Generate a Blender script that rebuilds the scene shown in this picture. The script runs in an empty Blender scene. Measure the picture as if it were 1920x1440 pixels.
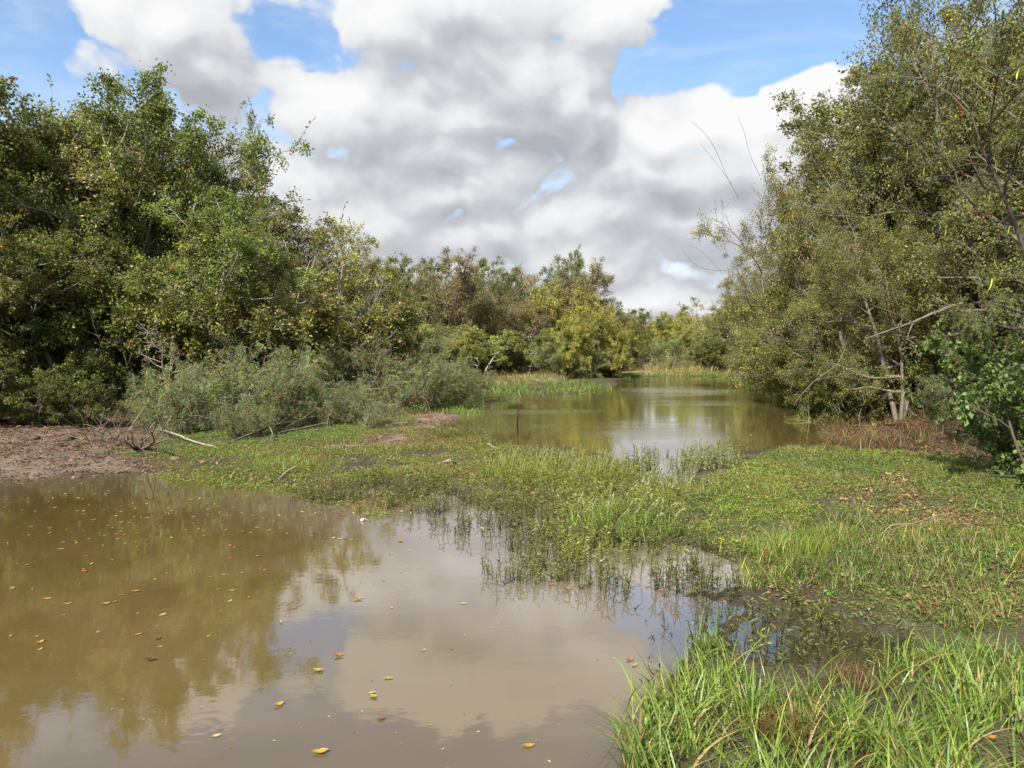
import bpy, math, random
import numpy as np
from mathutils import Vector, Matrix, Euler

# ------------------------------------------------------------------ camera
SC = bpy.context.scene
COL = SC.collection
CAM_H, FPX, PITCH = 2.1, 1420.0, math.atan(72 / 1420.0)
cam_data = bpy.data.cameras.new('camera')
cam = bpy.data.objects.new('camera', cam_data)
COL.objects.link(cam)
cam.location = (0, 0, CAM_H)
cam.rotation_euler = (math.pi / 2 - PITCH, 0, 0)
cam_data.sensor_width = 36.0
cam_data.lens = FPX / 1920 * 36
cam_data.clip_start = 0.05
cam_data.clip_end = 3000
SC.camera = cam


def ray(px, py):
    """direction in the world of the photograph's pixel (1920 x 1440)"""
    v = np.array([(px - 960) / FPX, 1.0, (720 - py) / FPX])
    c, s = math.cos(PITCH), math.sin(PITCH)
    return np.array([v[0], c * v[1] + s * v[2], -s * v[1] + c * v[2]])


def at(px, py, z=0.0):
    """ground point (x, y) seen at a pixel"""
    d = ray(px, py)
    t = (z - CAM_H) / d[2]
    return d[0] * t, d[1] * t


def at_depth(px, py, y):
    d = ray(px, py)
    t = y / d[1]
    return d[0] * t, y, CAM_H + d[2] * t


def top_at(py, y):
    """height of something whose top shows at row py when it stands at depth y"""
    return at_depth(960, py, y)[2]


# ------------------------------------------------------------------ sky, sun, exposure
SUN_EL, SUN_AZ = math.radians(42), math.radians(207)      # azimuth clockwise from +Y
sun_dir = Vector((math.sin(SUN_AZ) * math.cos(SUN_EL), math.cos(SUN_AZ) * math.cos(SUN_EL), math.sin(SUN_EL)))
SKY_STRENGTH = 0.115

world = bpy.data.worlds.new('World')
SC.world = world
world.use_nodes = True


class E:
    """a node socket that can be used in arithmetic"""
    def __init__(s, nt, sock): s.nt, s.s = nt, sock
    def _m(s, op, *a, clamp=False):
        n = s.nt.nodes.new('ShaderNodeMath'); n.operation = op; n.use_clamp = clamp
        for i, v in enumerate((s,) + a):
            if isinstance(v, E): s.nt.links.new(v.s, n.inputs[i])
            else: n.inputs[i].default_value = v
        return E(s.nt, n.outputs[0])
    def __add__(s, o): return s._m('ADD', o)
    def __sub__(s, o): return s._m('SUBTRACT', o)
    def __mul__(s, o): return s._m('MULTIPLY', o)
    def max(s, o): return s._m('MAXIMUM', o)
    def min(s, o): return s._m('MINIMUM', o)
    def clamp(s): return s._m('ADD', 0.0, clamp=True)
    def smooth(s, a, b):
        n = s.nt.nodes.new('ShaderNodeMapRange'); n.interpolation_type = 'SMOOTHSTEP'
        s.nt.links.new(s.s, n.inputs[0])
        for i, v in enumerate((a, b, 0.0, 1.0)): n.inputs[i + 1].default_value = v
        return E(s.nt, n.outputs[0])


def vmath(nt, op, a, b=None, out=0):
    n = nt.nodes.new('ShaderNodeVectorMath'); n.operation = op
    for i, v in enumerate((a, b)):
        if v is None: continue
        if isinstance(v, (tuple, list)): n.inputs[i].default_value = v
        elif isinstance(v, (int, float)): n.inputs['Scale'].default_value = v
        else: nt.links.new(v, n.inputs[i])
    return n.outputs[out]


def noise(nt, vec, scale, detail=2.0, rough=0.5, dist=0.0):
    n = nt.nodes.new('ShaderNodeTexNoise')
    nt.links.new(vec, n.inputs['Vector'])
    n.inputs['Scale'].default_value = scale; n.inputs['Detail'].default_value = detail
    n.inputs['Roughness'].default_value = rough; n.inputs['Distortion'].default_value = dist
    return n


def azel(px, py):
    d = ray(px, py); d = d / np.linalg.norm(d)
    return math.atan2(d[0], d[1]), math.asin(d[2])


# cumulus in view: centre, half width, half height (photo pixels), gain, optional flat base row
CLOUDS = [
    (320, 40, 150, 105, 1.0, 195), (400, 115, 110, 85, .8, 222), (500, 150, 90, 60, .45, None),
    (880, 0, 300, 75, 1.0, None), (1130, 20, 130, 65, .9, None), (710, 70, 130, 80, .85, None),
    (960, 130, 190, 110, 1.15, 322), (1070, 205, 105, 95, 1.1, 312), (640, 215, 150, 75, 1.1, 305), (760, 240, 260, 85, 1.1, 318), (900, 265, 290, 75, 1.1, 328),
    (1250, 265, 105, 70, 1.05, 425), (1340, 250, 105, 70, 1.0, 425), (1480, 225, 130, 75, 1.0, 425), (1210, 345, 170, 80, 1.1, 432), (1440, 330, 240, 130, 1.1, 434),
    (690, 420, 85, 60, 1.05, 500), (560, 340, 180, 80, .8, None), (720, 325, 180, 45, .75, None), (800, 370, 200, 60, .85, None), (830, 295, 200, 50, .9, None), (900, 350, 120, 50, .85, None), (1290, 430, 220, 60, .8, None), (880, 120, 200, 110, .6, None), (1110, 410, 180, 50, .95, 470),
    (900, 440, 150, 60, 1.0, 515), (1300, 470, 260, 50, 1.0, 530), (1120, 500, 200, 45, .9, None), (760, 520, 260, 60, .9, None), (1250, 570, 420, 50, .95, None), (560, 430, 220, 100, .8, None),
]


def build_density():
    g = bpy.data.node_groups.new('cloud_density', 'ShaderNodeTree')
    g.interface.new_socket('Direction', in_out='INPUT', socket_type='NodeSocketVector')
    g.interface.new_socket('Density', in_out='OUTPUT', socket_type='NodeSocketFloat')
    g.interface.new_socket('Soft', in_out='OUTPUT', socket_type='NodeSocketFloat')
    gi, go = g.nodes.new('NodeGroupInput'), g.nodes.new('NodeGroupOutput')
    d = gi.outputs[0]
    sep = g.nodes.new('ShaderNodeSeparateXYZ'); g.links.new(d, sep.inputs[0])
    x, y, z = (E(g, sep.outputs[i]) for i in range(3))
    az, el = x._m('ARCTAN2', y), z._m('ARCSINE')
    pc = g.nodes.new('ShaderNodeCombineXYZ'); g.links.new(az.s, pc.inputs[0]); g.links.new(el.s, pc.inputs[1])
    wn = noise(g, d, 7.0, 3.0, 0.55)
    w = vmath(g, 'SUBTRACT', wn.outputs['Color'], (0.5, 0.5, 0.5))
    w = vmath(g, 'MULTIPLY', w, (0.14, 0.09, 0.0))
    p = vmath(g, 'ADD', pc.outputs[0], w)
    psep = g.nodes.new('ShaderNodeSeparateXYZ'); g.links.new(p, psep.inputs[0]); pel = E(g, psep.outputs[1])
    best = None
    for cx, cy, rx, ry, gain, base in CLOUDS:
        a, e = azel(cx, cy)
        v = vmath(g, 'SUBTRACT', p, (a, e, 0))
        v = vmath(g, 'MULTIPLY', v, (FPX / rx * 0.85, FPX / ry * 0.85, 0))
        b = (E(g, vmath(g, 'LENGTH', v, out=1)) * -1.0 + 1.0) * gain
        if base is not None:
            eb = azel(cx, base)[1]
            b = b.min((pel - eb) * 14.0)
        best = b if best is None else best._m('SMOOTH_MAX', b, 0.18)
    # the rest of the sky carries broken cumulus of the same kind
    far = vmath(g, 'MULTIPLY', d, (1.0, 1.0, 1.7))
    gen = (E(g, noise(g, far, 2.3, 3.0, 0.5).outputs[0]) - 0.47) * 4.0
    wgt = (az._m('ABSOLUTE').smooth(0.85, 0.62)) * (el.smooth(0.60, 0.46))
    base = gen + (best - gen) * wgt
    fine = E(g, noise(g, vmath(g, 'MULTIPLY', d, (1.0, 1.0, 1.5)), 9.0, 8.0, 0.52).outputs[0]) - 0.5
    soft = E(g, noise(g, vmath(g, 'MULTIPLY', d, (1.0, 1.0, 1.5)), 9.0, 1.5, 0.5).outputs[0]) - 0.5
    vo = g.nodes.new('ShaderNodeTexVoronoi'); vo.feature = 'F1'; vo.voronoi_dimensions = '2D'
    g.links.new(vmath(g, 'MULTIPLY', p, (1.0, 1.35, 1.0)), vo.inputs['Vector'])
    vo.inputs['Scale'].default_value = 13.0; vo.inputs['Detail'].default_value = 3.0; vo.inputs['Roughness'].default_value = 0.45
    puff = E(g, vo.outputs['Distance']) * -0.50 + 0.33
    g.links.new((base + puff + fine * 0.85).s, go.inputs[0])
    g.links.new((base + 0.1 + soft * 0.55).s, go.inputs[1])
    return g


def build_world():
    nt = world.node_tree
    nt.nodes.clear()
    out = nt.nodes.new('ShaderNodeOutputWorld'); bg = nt.nodes.new('ShaderNodeBackground')
    bg.inputs['Strength'].default_value = SKY_STRENGTH
    nt.links.new(bg.outputs[0], out.inputs[0])
    sky = nt.nodes.new('ShaderNodeTexSky'); sky.sky_type = 'NISHITA'; sky.sun_disc = False
    sky.sun_elevation, sky.sun_rotation = SUN_EL, SUN_AZ
    sky.air_density, sky.dust_density, sky.ozone_density = 1.0, 0.6, 1.4
    tc = nt.nodes.new('ShaderNodeTexCoord'); d = tc.outputs['Generated']
    grp = build_density()

    def dens(vec):
        n = nt.nodes.new('ShaderNodeGroup'); n.node_tree = grp
        nt.links.new(vec, n.inputs[0]); return E(nt, n.outputs[0]), E(nt, n.outputs[1])

    def off(v):
        return vmath(nt, 'NORMALIZE', vmath(nt, 'ADD', d, v))
    d0, s0 = dens(d); d1, s1 = dens(off((-0.012, 0, 0.026))); d2, s2 = dens(off((-0.03, 0, 0.08)))
    alpha = d0.smooth(0.02, 0.24)
    lit = (d0 - d1) * 0.50 + (s0 - s2) * 0.58 + 0.58
    thick = s0.smooth(0.2, 1.0)
    b = (lit - thick * 0.24).clamp()
    ramp = nt.nodes.new('ShaderNodeValToRGB')
    nt.links.new(b.s, ramp.inputs[0])
    cr = ramp.color_ramp
    cr.elements[0].position = 0.02; cr.elements[0].color = (0.46, 0.48, 0.52, 1)
    cr.elements[1].position = 1.0; cr.elements[1].color = (1.0, 1.0, 1.0, 1)
    m = cr.elements.new(0.38); m.color = (0.62, 0.64, 0.68, 1)
    m = cr.elements.new(0.62); m.color = (0.83, 0.84, 0.86, 1)
    cl = vmath(nt, 'SCALE', ramp.outputs[0], 0.505 / SKY_STRENGTH)
    # thin high veil that whitens the blue in places and near the horizon
    sep = nt.nodes.new('ShaderNodeSeparateXYZ'); nt.links.new(d, sep.inputs[0]); z = E(nt, sep.outputs[2])
    vn = E(nt, noise(nt, vmath(nt, 'MULTIPLY', d, (1.0, 1.0, 2.6)), 3.6, 6.0, 0.6, 0.6).outputs[0])
    veil = (vn.smooth(0.40, 0.75) * 0.62 + z.smooth(0.34, 0.02) * 0.8).clamp()
    mv = nt.nodes.new('ShaderNodeMix'); mv.data_type = 'RGBA'
    hs = nt.nodes.new('ShaderNodeHueSaturation'); hs.inputs['Saturation'].default_value = 1.08; nt.links.new(sky.outputs[0], hs.inputs['Color'])
    nt.links.new(veil.s, mv.inputs['Factor']); nt.links.new(hs.outputs[0], mv.inputs[6])
    mv.inputs[7].default_value = (0.41 / SKY_STRENGTH, 0.45 / SKY_STRENGTH, 0.50 / SKY_STRENGTH, 1)
    mc = nt.nodes.new('ShaderNodeMix'); mc.data_type = 'RGBA'
    nt.links.new(alpha.s, mc.inputs['Factor']); nt.links.new(mv.outputs[2], mc.inputs[6]); nt.links.new(cl, mc.inputs[7])
    nt.links.new(mc.outputs[2], bg.inputs['Color'])
    world.cycles.sampling_method = 'MANUAL'; world.cycles.sample_map_resolution = 512


build_world()
sun_data = bpy.data.lights.new('sun', 'SUN')
sun_data.energy = 5.0; sun_data.angle = math.radians(0.6); sun_data.color = (1.0, 0.95, 0.86)
sun = bpy.data.objects.new('sun', sun_data); COL.objects.link(sun)
sun.rotation_euler = sun_dir.to_track_quat('Z', 'Y').to_euler()
SC.view_settings.view_transform = 'Standard'
SC.view_settings.look = 'None'
SC.view_settings.exposure = 0.95
SC.view_settings.gamma = 1.0
SC.view_settings.use_curve_mapping = False
SC.render.engine = 'CYCLES'
SC.cycles.max_bounces = 9
SC.cycles.diffuse_bounces = 6
SC.cycles.glossy_bounces = 3
SC.cycles.transmission_bounces = 4
SC.cycles.transparent_max_bounces = 4
SC.cycles.caustics_reflective = False
SC.cycles.caustics_refractive = False
SC.cycles.sample_clamp_indirect = 6.0

# ------------------------------------------------------------------ helpers
def tag(o, label=None, cat=None, group=None, kind=None):
    if label: o['label'] = label
    if cat: o['category'] = cat
    if group: o['group'] = group
    if kind: o['kind'] = kind
    return o


def np_mesh(name, V, F, C=None, mats=(), midx=None, smooth=False):
    """mesh from vertices (n,3), faces (m,3) or (m,4) and vertex colours (n,3)"""
    V = np.asarray(V, dtype=np.float32); F = np.asarray(F, dtype=np.int32)
    me = bpy.data.meshes.new(name)
    k = F.shape[1]
    me.vertices.add(len(V)); me.vertices.foreach_set('co', V.ravel())
    me.loops.add(F.size); me.loops.foreach_set('vertex_index', F.ravel())
    me.polygons.add(len(F))
    me.polygons.foreach_set('loop_start', np.arange(0, F.size, k, dtype=np.int32))
    me.polygons.foreach_set('loop_total', np.full(len(F), k, dtype=np.int32))
    if midx is not None: me.polygons.foreach_set('material_index', np.asarray(midx, dtype=np.int32))
    me.polygons.foreach_set('use_smooth', np.full(len(F), smooth, dtype=bool))
    if C is not None:
        at_ = me.color_attributes.new('Col', 'FLOAT_COLOR', 'POINT')
        c4 = np.ones((len(V), 4), dtype=np.float32); c4[:, :3] = C
        at_.data.foreach_set('color', c4.ravel())
    for m in mats: me.materials.append(m)
    me.update(calc_edges=True)
    return me


def link(name, me, parent=None, loc=None):
    o = bpy.data.objects.new(name, me); COL.objects.link(o)
    if parent is not None: o.parent = parent
    if loc is not None: o.location = loc
    return o


def empty(name, loc, rz=0.0, sc=1.0):
    o = bpy.data.objects.new(name, None); COL.objects.link(o)
    o.location = loc; o.rotation_euler = (0, 0, rz)
    o.scale = sc if isinstance(sc, (tuple, list)) else (sc, sc, sc)
    return o


class Bag:
    """collects pieces (V, F quads, C) into one mesh"""
    def __init__(s): s.V, s.F, s.C, s.n = [], [], [], 0
    def add(s, V, F, C):
        V = np.asarray(V, dtype=float).reshape(-1, 3)
        s.V.append(V); s.F.append(np.asarray(F) + s.n); s.n += len(V)
        C = np.asarray(C, dtype=float)
        s.C.append(np.broadcast_to(C, (len(V), 3)) if C.ndim == 1 else C)
    def mesh(s, name, mats, smooth=False):
        return np_mesh(name, np.concatenate(s.V), np.concatenate(s.F), np.concatenate(s.C), mats, smooth=smooth)


def unit(a): return a / np.maximum(np.linalg.norm(a, axis=-1, keepdims=True), 1e-9)


def tubes(P, R, sides):
    """P (n,k,3) polylines, R (n,k) radii -> vertices, quads"""
    n, k, _ = P.shape
    T = np.empty_like(P); T[:, 1:-1] = P[:, 2:] - P[:, :-2]; T[:, 0] = P[:, 1] - P[:, 0]; T[:, -1] = P[:, -1] - P[:, -2]
    T = unit(T)
    ref = np.where(np.abs(T[:, :1, 2:3]) > 0.8, np.array([1.0, 0, 0]), np.array([0, 0, 1.0]))
    A = unit(np.cross(T, np.broadcast_to(ref, T.shape))); B = np.cross(T, A)
    th = np.arange(sides) * 2 * math.pi / sides
    V = P[:, :, None] + R[:, :, None, None] * (A[:, :, None] * np.cos(th)[:, None] + B[:, :, None] * np.sin(th)[:, None])
    idx = np.arange(n * k * sides).reshape(n, k, sides)
    a = idx[:, :-1]; b = np.roll(a, -1, 2); d = idx[:, 1:]; c = np.roll(d, -1, 2)
    return V.reshape(-1, 3), np.stack([a, b, c, d], -1).reshape(-1, 4)


# ------------------------------------------------------------------ materials
def new_mat(name):
    m = bpy.data.materials.new(name); m.use_nodes = True
    nt = m.node_tree; nt.nodes.clear()
    out = nt.nodes.new('ShaderNodeOutputMaterial')
    return m, nt, out


def attr(nt, name='Col'):
    n = nt.nodes.new('ShaderNodeAttribute'); n.attribute_name = name
    return n


def leaf_mat(name, trans=0.42, rough=0.45, spec=0.35, vary=0.2):
    m, nt, out = new_mat(name)
    c = attr(nt).outputs['Color']
    info = nt.nodes.new('ShaderNodeObjectInfo')
    hs = nt.nodes.new('ShaderNodeHueSaturation')
    nt.links.new(c, hs.inputs['Color'])
    r = E(nt, info.outputs['Random'])
    nt.links.new((r * vary + ((1.12 if vary else 1.0) - vary / 2)).s, hs.inputs['Value'])
    nt.links.new((r * 7.31)._m('FRACT')._m('MULTIPLY_ADD', 0.03, 0.485).s, hs.inputs['Hue'])
    p = nt.nodes.new('ShaderNodeBsdfPrincipled')
    nt.links.new(hs.outputs[0], p.inputs['Base Color'])
    p.inputs['Roughness'].default_value = rough; p.inputs['Specular IOR Level'].default_value = spec
    t = nt.nodes.new('ShaderNodeBsdfTranslucent')
    tcol = vmath(nt, 'MULTIPLY', hs.outputs[0], (1.25, 1.3, 0.75)); nt.links.new(tcol, t.inputs['Color'])
    mx = nt.nodes.new('ShaderNodeMixShader'); mx.inputs[0].default_value = trans
    nt.links.new(p.outputs[0], mx.inputs[1]); nt.links.new(t.outputs[0], mx.inputs[2])
    nt.links.new(mx.outputs[0], out.inputs[0])
    return m


def bark_mat(name, scale=14.0):
    m, nt, out = new_mat(name)
    c = attr(nt).outputs['Color']
    tc = nt.nodes.new('ShaderNodeTexCoord')
    st = vmath(nt, 'MULTIPLY', tc.outputs['Object'], (1, 1, 0.25))
    n = noise(nt, st, scale, 5.0, 0.6)
    k = E(nt, n.outputs[0]) * 1.3 + 0.35
    cc = nt.nodes.new('ShaderNodeVectorMath'); cc.operation = 'SCALE'
    nt.links.new(c, cc.inputs[0]); nt.links.new(k.s, cc.inputs['Scale'])
    p = nt.nodes.new('ShaderNodeBsdfPrincipled'); p.inputs['Roughness'].default_value = 0.85
    p.inputs['Specular IOR Level'].default_value = 0.2
    nt.links.new(cc.outputs[0], p.inputs['Base Color'])
    bp = nt.nodes.new('ShaderNodeBump'); bp.inputs['Strength'].default_value = 0.6; bp.inputs['Distance'].default_value = 0.02
    nt.links.new(n.outputs[0], bp.inputs['Height']); nt.links.new(bp.outputs[0], p.inputs['Normal'])
    nt.links.new(p.outputs[0], out.inputs[0])
    return m


M_LEAF = leaf_mat('leaf')
M_GRASS = leaf_mat('grass_blade', trans=0.35, rough=0.4, spec=0.4, vary=0.0)
M_DRY = leaf_mat('dry_leaf', trans=0.12, rough=0.6, spec=0.3, vary=0.0)
M_BARK = bark_mat('bark')

# ------------------------------------------------------------------ ground shapes
def poly(pts):
    """pixel pairs -> world, ('w',x,y) kept"""
    return np.array([at(*p) if p[0] != 'w' else p[1:] for p in pts], dtype=float)


def sdf(x, y, P):
    """signed distance to polygon, negative inside"""
    q = np.stack([x, y], -1)
    d2 = np.full(x.shape, 1e18); inside = np.zeros(x.shape, bool)
    for i in range(len(P)):
        a, b = P[i], P[(i + 1) % len(P)]
        e = b - a; w = q - a
        t = np.clip((w @ e) / max(e @ e, 1e-12), 0, 1)
        dd = w - t[..., None] * e
        d2 = np.minimum(d2, (dd ** 2).sum(-1))
        c = ((a[1] <= y) != (b[1] <= y))
        with np.errstate(divide='ignore', invalid='ignore'):
            xi = a[0] + (y - a[1]) / (b[1] - a[1] if b[1] != a[1] else 1e-12) * e[0]
        inside ^= c & (x < xi)
    d = np.sqrt(d2)
    return np.where(inside, -d, d)


def sstep(a, b, v):
    t = np.clip((v - a) / (b - a), 0, 1); return t * t * (3 - 2 * t)


_rg = np.random.default_rng(5)
_LAT = _rg.random((64, 64))


def vnoise(x, y, s):
    """value noise 0..1, one octave, cell size s"""
    u, v = x / s + 1000, y / s + 1000
    i, j = np.floor(u).astype(int), np.floor(v).astype(int)
    f, g = u - i, v - j
    f = f * f * (3 - 2 * f); g = g * g * (3 - 2 * g)
    L = lambda a, b: _LAT[a % 64, b % 64]
    return (L(i, j) * (1 - f) + L(i + 1, j) * f) * (1 - g) + (L(i, j + 1) * (1 - f) + L(i + 1, j + 1) * f) * g


def fnoise(x, y, s, n=4):
    o, a, t = 0, 1.0, 0
    for k in range(n):
        o = o + a * vnoise(x + 17.3 * k, y - 9.1 * k, s / 2 ** k); t += a; a *= 0.55
    return o / t


POND_NEAR = poly([('w', -13.5, 11.0), (-120, 925), (0, 906), (120, 896), (240, 886), (300, 889), (400, 897), (500, 908), (560, 936), (640, 950), (740, 966), (850, 980),
                  (900, 1015), (945, 1075), (1020, 1092), (1150, 1108), (1300, 1120), (1400, 1142), (1350, 1180), (1290, 1215), (1250, 1270), (1205, 1320), (1190, 1390), (1150, 1440),
                  ('w', .35, 3.0), ('w', .2, 2.2), ('w', -1.5, 1.5), ('w', -9, 1.2), ('w', -15, 4)])
POND_FAR = poly([(845, 800), (880, 772), (930, 756), (1000, 748), (1090, 738), (1150, 727), (1165, 712), (1190, 706), (1280, 705), (1350, 709), (1390, 718), (1450, 742), (1500, 768),
                 (1530, 800), (1545, 828), (1490, 838), (1400, 846), (1370, 862), (1280, 870), (1180, 868), (1130, 848), (1060, 838), (960, 836), (900, 824)])
MARSH = [poly([(560, 940), (700, 905), (860, 915), (900, 945), (1000, 935), (1080, 975), (1130, 1010), (1300, 1020), (1420, 1062), (1500, 1118), (1420, 1150), (1300, 1125), (1150, 1112), (950, 1085), (880, 1005), (850, 985), (700, 965)]),
         poly([(1140, 850), (1250, 846), (1390, 846), (1395, 868), (1330, 885), (1290, 910), (1240, 925), (1190, 905), (1160, 880)]),
         poly([(1380, 1125), (1500, 1112), (1620, 1160), (1720, 1200), (1660, 1270), (1560, 1285), (1450, 1265), (1340, 1220), (1320, 1185)]),
         poly([(820, 795), (870, 800), (960, 838), (900, 850), (820, 835), (790, 812)]),
         poly([(1290, 980), (1330, 975), (1340, 1000), (1300, 1005)]),
         poly([(1200, 1440), (1330, 1400), (1480, 1400), (1700, 1380), (1700, 1440), ('w', 2.4, 3.0), ('w', .4, 2.8)])]
BANK_R = poly([(1560, 852), (1720, 860), (1870, 880), (1960, 935), ('w', 9.5, 8.0), ('w', 14, 4), ('w', 60, 4), ('w', 60, 90), ('w', 20, 90), ('w', 16, 56), (1470, 735), (1520, 760), (1545, 790), (1558, 825)])
DIRT_L = poly([(-300, 930), (0, 908), (240, 887), (300, 886), (330, 868), (270, 848), (330, 815), (240, 795), (120, 785), (-200, 780), (-400, 800)])
DIRT_M = poly([(640, 862), (760, 842), (900, 798), (870, 775), (800, 768), (740, 780), (700, 800), (740, 815), (680, 838), (600, 850)])
DRY_FAR = poly([(1150, 700), (1180, 682), (1370, 680), (1420, 700), (1370, 704), (1160, 705)])
DRY_MID = poly([(880, 714), (1060, 708), (1060, 718), (980, 726), (880, 728)])
WOOD_L = poly([('w', -60, 16), (-300, 850), (0, 832), (160, 815), (250, 802), (420, 780), (700, 740), (880, 708), (1160, 690), ('w', 8, 72), ('w', -20, 140), ('w', -90, 140)])
MUD_R = [poly([(1700, 1110), (1820, 1062), (1960, 1050), (2080, 1120), (1980, 1175), (1840, 1160), (1740, 1150)]), poly([(1620, 920), (1690, 900), (1740, 935), (1720, 975), (1660, 980), (1620, 950)]),
         poly([(1700, 990), (1760, 970), (1850, 985), (1840, 1020), (1740, 1030)]), poly([(1820, 1400), (1880, 1330), (1960, 1340), (1960, 1440), (1830, 1440)]), poly([(1500, 955), (1600, 930), (1640, 960), (1560, 1000)])]


def ground_z(x, y):
    x, y = np.asarray(x, float), np.asarray(y, float)
    wob = (fnoise(x, y, 0.9, 3) - 0.5) * 0.5 * np.clip(y / 14, 0.25, 1.6)
    ponds = np.minimum(sdf(x, y, POND_NEAR), sdf(x, y, POND_FAR)) + wob
    far = np.clip((y - 55) / 60, 0, 1)
    land = 0.035 + 0.05 * sstep(0, 2.5, ponds) + 0.05 * (fnoise(x, y, 0.5, 3) - 0.5) * np.clip(1 - y / 60, 0.1, 1)
    land += 0.75 * sstep(-0.3, -4.0, sdf(x, y, BANK_R) + (fnoise(x, y, 1.4) - 0.5) * 0.8)
    land += 0.28 * sstep(1.0, -4.0, sdf(x, y, WOOD_L)) + 0.10 * sstep(0.2, -2.5, sdf(x, y, DIRT_L)) + 0.2 * sstep(0.3, -1.2, sdf(x, y, DRY_MID))
    land += 0.9 * far * (0.6 + 0.6 * fnoise(x, y, 30)) + sstep(120, 700, np.hypot(x, y)) * 5.0
    hoof = (fnoise(x + 7, y - 3, 0.28, 2) - .5)
    land += 0.09 * hoof * (sstep(.3, -.5, sdf(x, y, DIRT_L)) + sstep(.2, -.3, np.min([sdf(x, y, P) for P in MUD_R], axis=0))) * (y < 30)
    land += 0.35 * sstep(1.2, -2.0, y)
    m = np.min([sdf(x, y, P) for P in MARSH], axis=0)
    mw = sstep(0.25, -0.35, m)
    marsh = -0.03 + 0.11 * (fnoise(x + 3, y, 0.7, 3) - 0.5)
    land = land * (1 - mw) + marsh * mw
    z = np.where(ponds > 0, land * sstep(0, 0.5, ponds) + 0.004 * sstep(0.0, 0.4, ponds), -np.clip(-ponds * 0.35, 0, 0.9) - 0.004)
    return z


def gz(x, y): return float(ground_z(np.array([x]), np.array([y]))[0])


def axis_x():
    a = [0.0]
    while a[-1] < 900: a.append(a[-1] + max(0.11, 0.025 * a[-1] if a[-1] < 14 else 0.06 * (a[-1] - 9.8)))
    return np.array([-v for v in a[:0:-1]] + a)


def axis_y():
    a = [-3.0]
    while a[-1] < 1500:
        v = a[-1]
        a.append(v + (0.11 if v < 7 else 0.11 + 0.018 * (v - 7) if v < 60 else 1.064 + 0.1 * (v - 60)))
    b = [-3.6]
    while b[-1] > -80: b.append(b[-1] * 1.35)
    return np.array(b[::-1] + a)


AX, AY = axis_x(), axis_y()
GX, GY = np.meshgrid(AX, AY)
GZ = ground_z(GX, GY)


def zone_colour(x, y, z):
    n = fnoise(x, y, 1.1)[..., None]; n2 = fnoise(x + 50, y, 0.4, 3)[..., None]
    mud, dmud = np.array([.080, .060, .034]), np.array([.045, .038, .020])
    c = dmud + (mud - dmud) * n
    c = np.broadcast_to(c, x.shape + (3,)).copy()
    def mix(mask, col, amt=1.0):
        nonlocal c
        k = (np.clip(mask, 0, 1) * amt)[..., None]
        c = c * (1 - k) + np.asarray(col) * k
    w = (n2[..., 0] - .5) * 1.2
    far = sstep(12, 24, y)
    mix(sstep(.2, .6, fnoise(x, y, 2.0)) * sstep(0.02, .07, z) * 0.6, (.075, .085, .026))
    mix(sstep(.3, -.4, sdf(x, y, DIRT_L) + w), (.168, .122, .090), .9)
    mix(sstep(.3, -.4, sdf(x, y, DIRT_L) + w) * sstep(.5, .7, fnoise(x, y, .8)), (.115, .078, .055), .8)
    mix(sstep(.4, -.6, sdf(x, y, DIRT_M) + w * 2), (.21, .155, .11), .9)
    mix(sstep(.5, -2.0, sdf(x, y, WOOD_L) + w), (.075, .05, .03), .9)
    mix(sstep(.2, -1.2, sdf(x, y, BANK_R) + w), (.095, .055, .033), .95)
    mix(sstep(.3, -.8, sdf(x, y, DRY_MID)), (.30, .23, .12), .9)
    mix(sstep(.3, -.8, sdf(x, y, DRY_FAR)), (.34, .24, .13), .9)
    mix(sstep(60, 90, y), (.14, .13, .055), .8)
    for P in MUD_R: mix(sstep(.12, -.2, sdf(x, y, P) + w * .3), (.11, .08, .05), .5)
    mix(sstep(.03, -.01, z), (.050, .037, .020), .6)          # wet mud at the waterline
    return c


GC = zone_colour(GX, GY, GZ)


def grid_faces(ny, nx):
    i = np.arange(ny * nx).reshape(ny, nx)
    return np.stack([i[:-1, :-1], i[:-1, 1:], i[1:, 1:], i[1:, :-1]], -1).reshape(-1, 4)


GF = grid_faces(len(AY), len(AX))


def soil_mat():
    m, nt, out = new_mat('soil')
    c = attr(nt).outputs['Color']
    geo = nt.nodes.new('ShaderNodeNewGeometry')
    n1 = noise(nt, geo.outputs['Position'], 2.2, 8.0, 0.62); n2 = noise(nt, geo.outputs['Position'], 24.0, 4.0, 0.65)
    n3 = noise(nt, geo.outputs['Position'], 70.0, 3.0, 0.6)
    k = (E(nt, n1.outputs[0]) * 1.9 + E(nt, n2.outputs[0]) * 1.8 + E(nt, n3.outputs[0]) * 1.0 - 1.35).max(0.25)
    cc = nt.nodes.new('ShaderNodeVectorMath'); cc.operation = 'SCALE'
    nt.links.new(c, cc.inputs[0]); nt.links.new(k.s, cc.inputs['Scale'])
    p = nt.nodes.new('ShaderNodeBsdfPrincipled')
    nt.links.new(cc.outputs[0], p.inputs['Base Color'])
    sep = nt.nodes.new('ShaderNodeSeparateXYZ'); nt.links.new(geo.outputs['Position'], sep.inputs[0])
    wet = E(nt, sep.outputs[2]).smooth(0.05, 0.0)
    nt.links.new((wet * -0.45 + 0.9).s, p.inputs['Roughness'])
    p.inputs['Specular IOR Level'].default_value = 0.3
    bp = nt.nodes.new('ShaderNodeBump'); bp.inputs['Strength'].default_value = 1.0; bp.inputs['Distance'].default_value = 0.09
    h = E(nt, n1.outputs[0]) * 0.7 + E(nt, n2.outputs[0]) * 0.5
    nt.links.new(h.s, bp.inputs['Height']); nt.links.new(bp.outputs[0], p.inputs['Normal'])
    nt.links.new(p.outputs[0], out.inputs[0])
    return m


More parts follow.
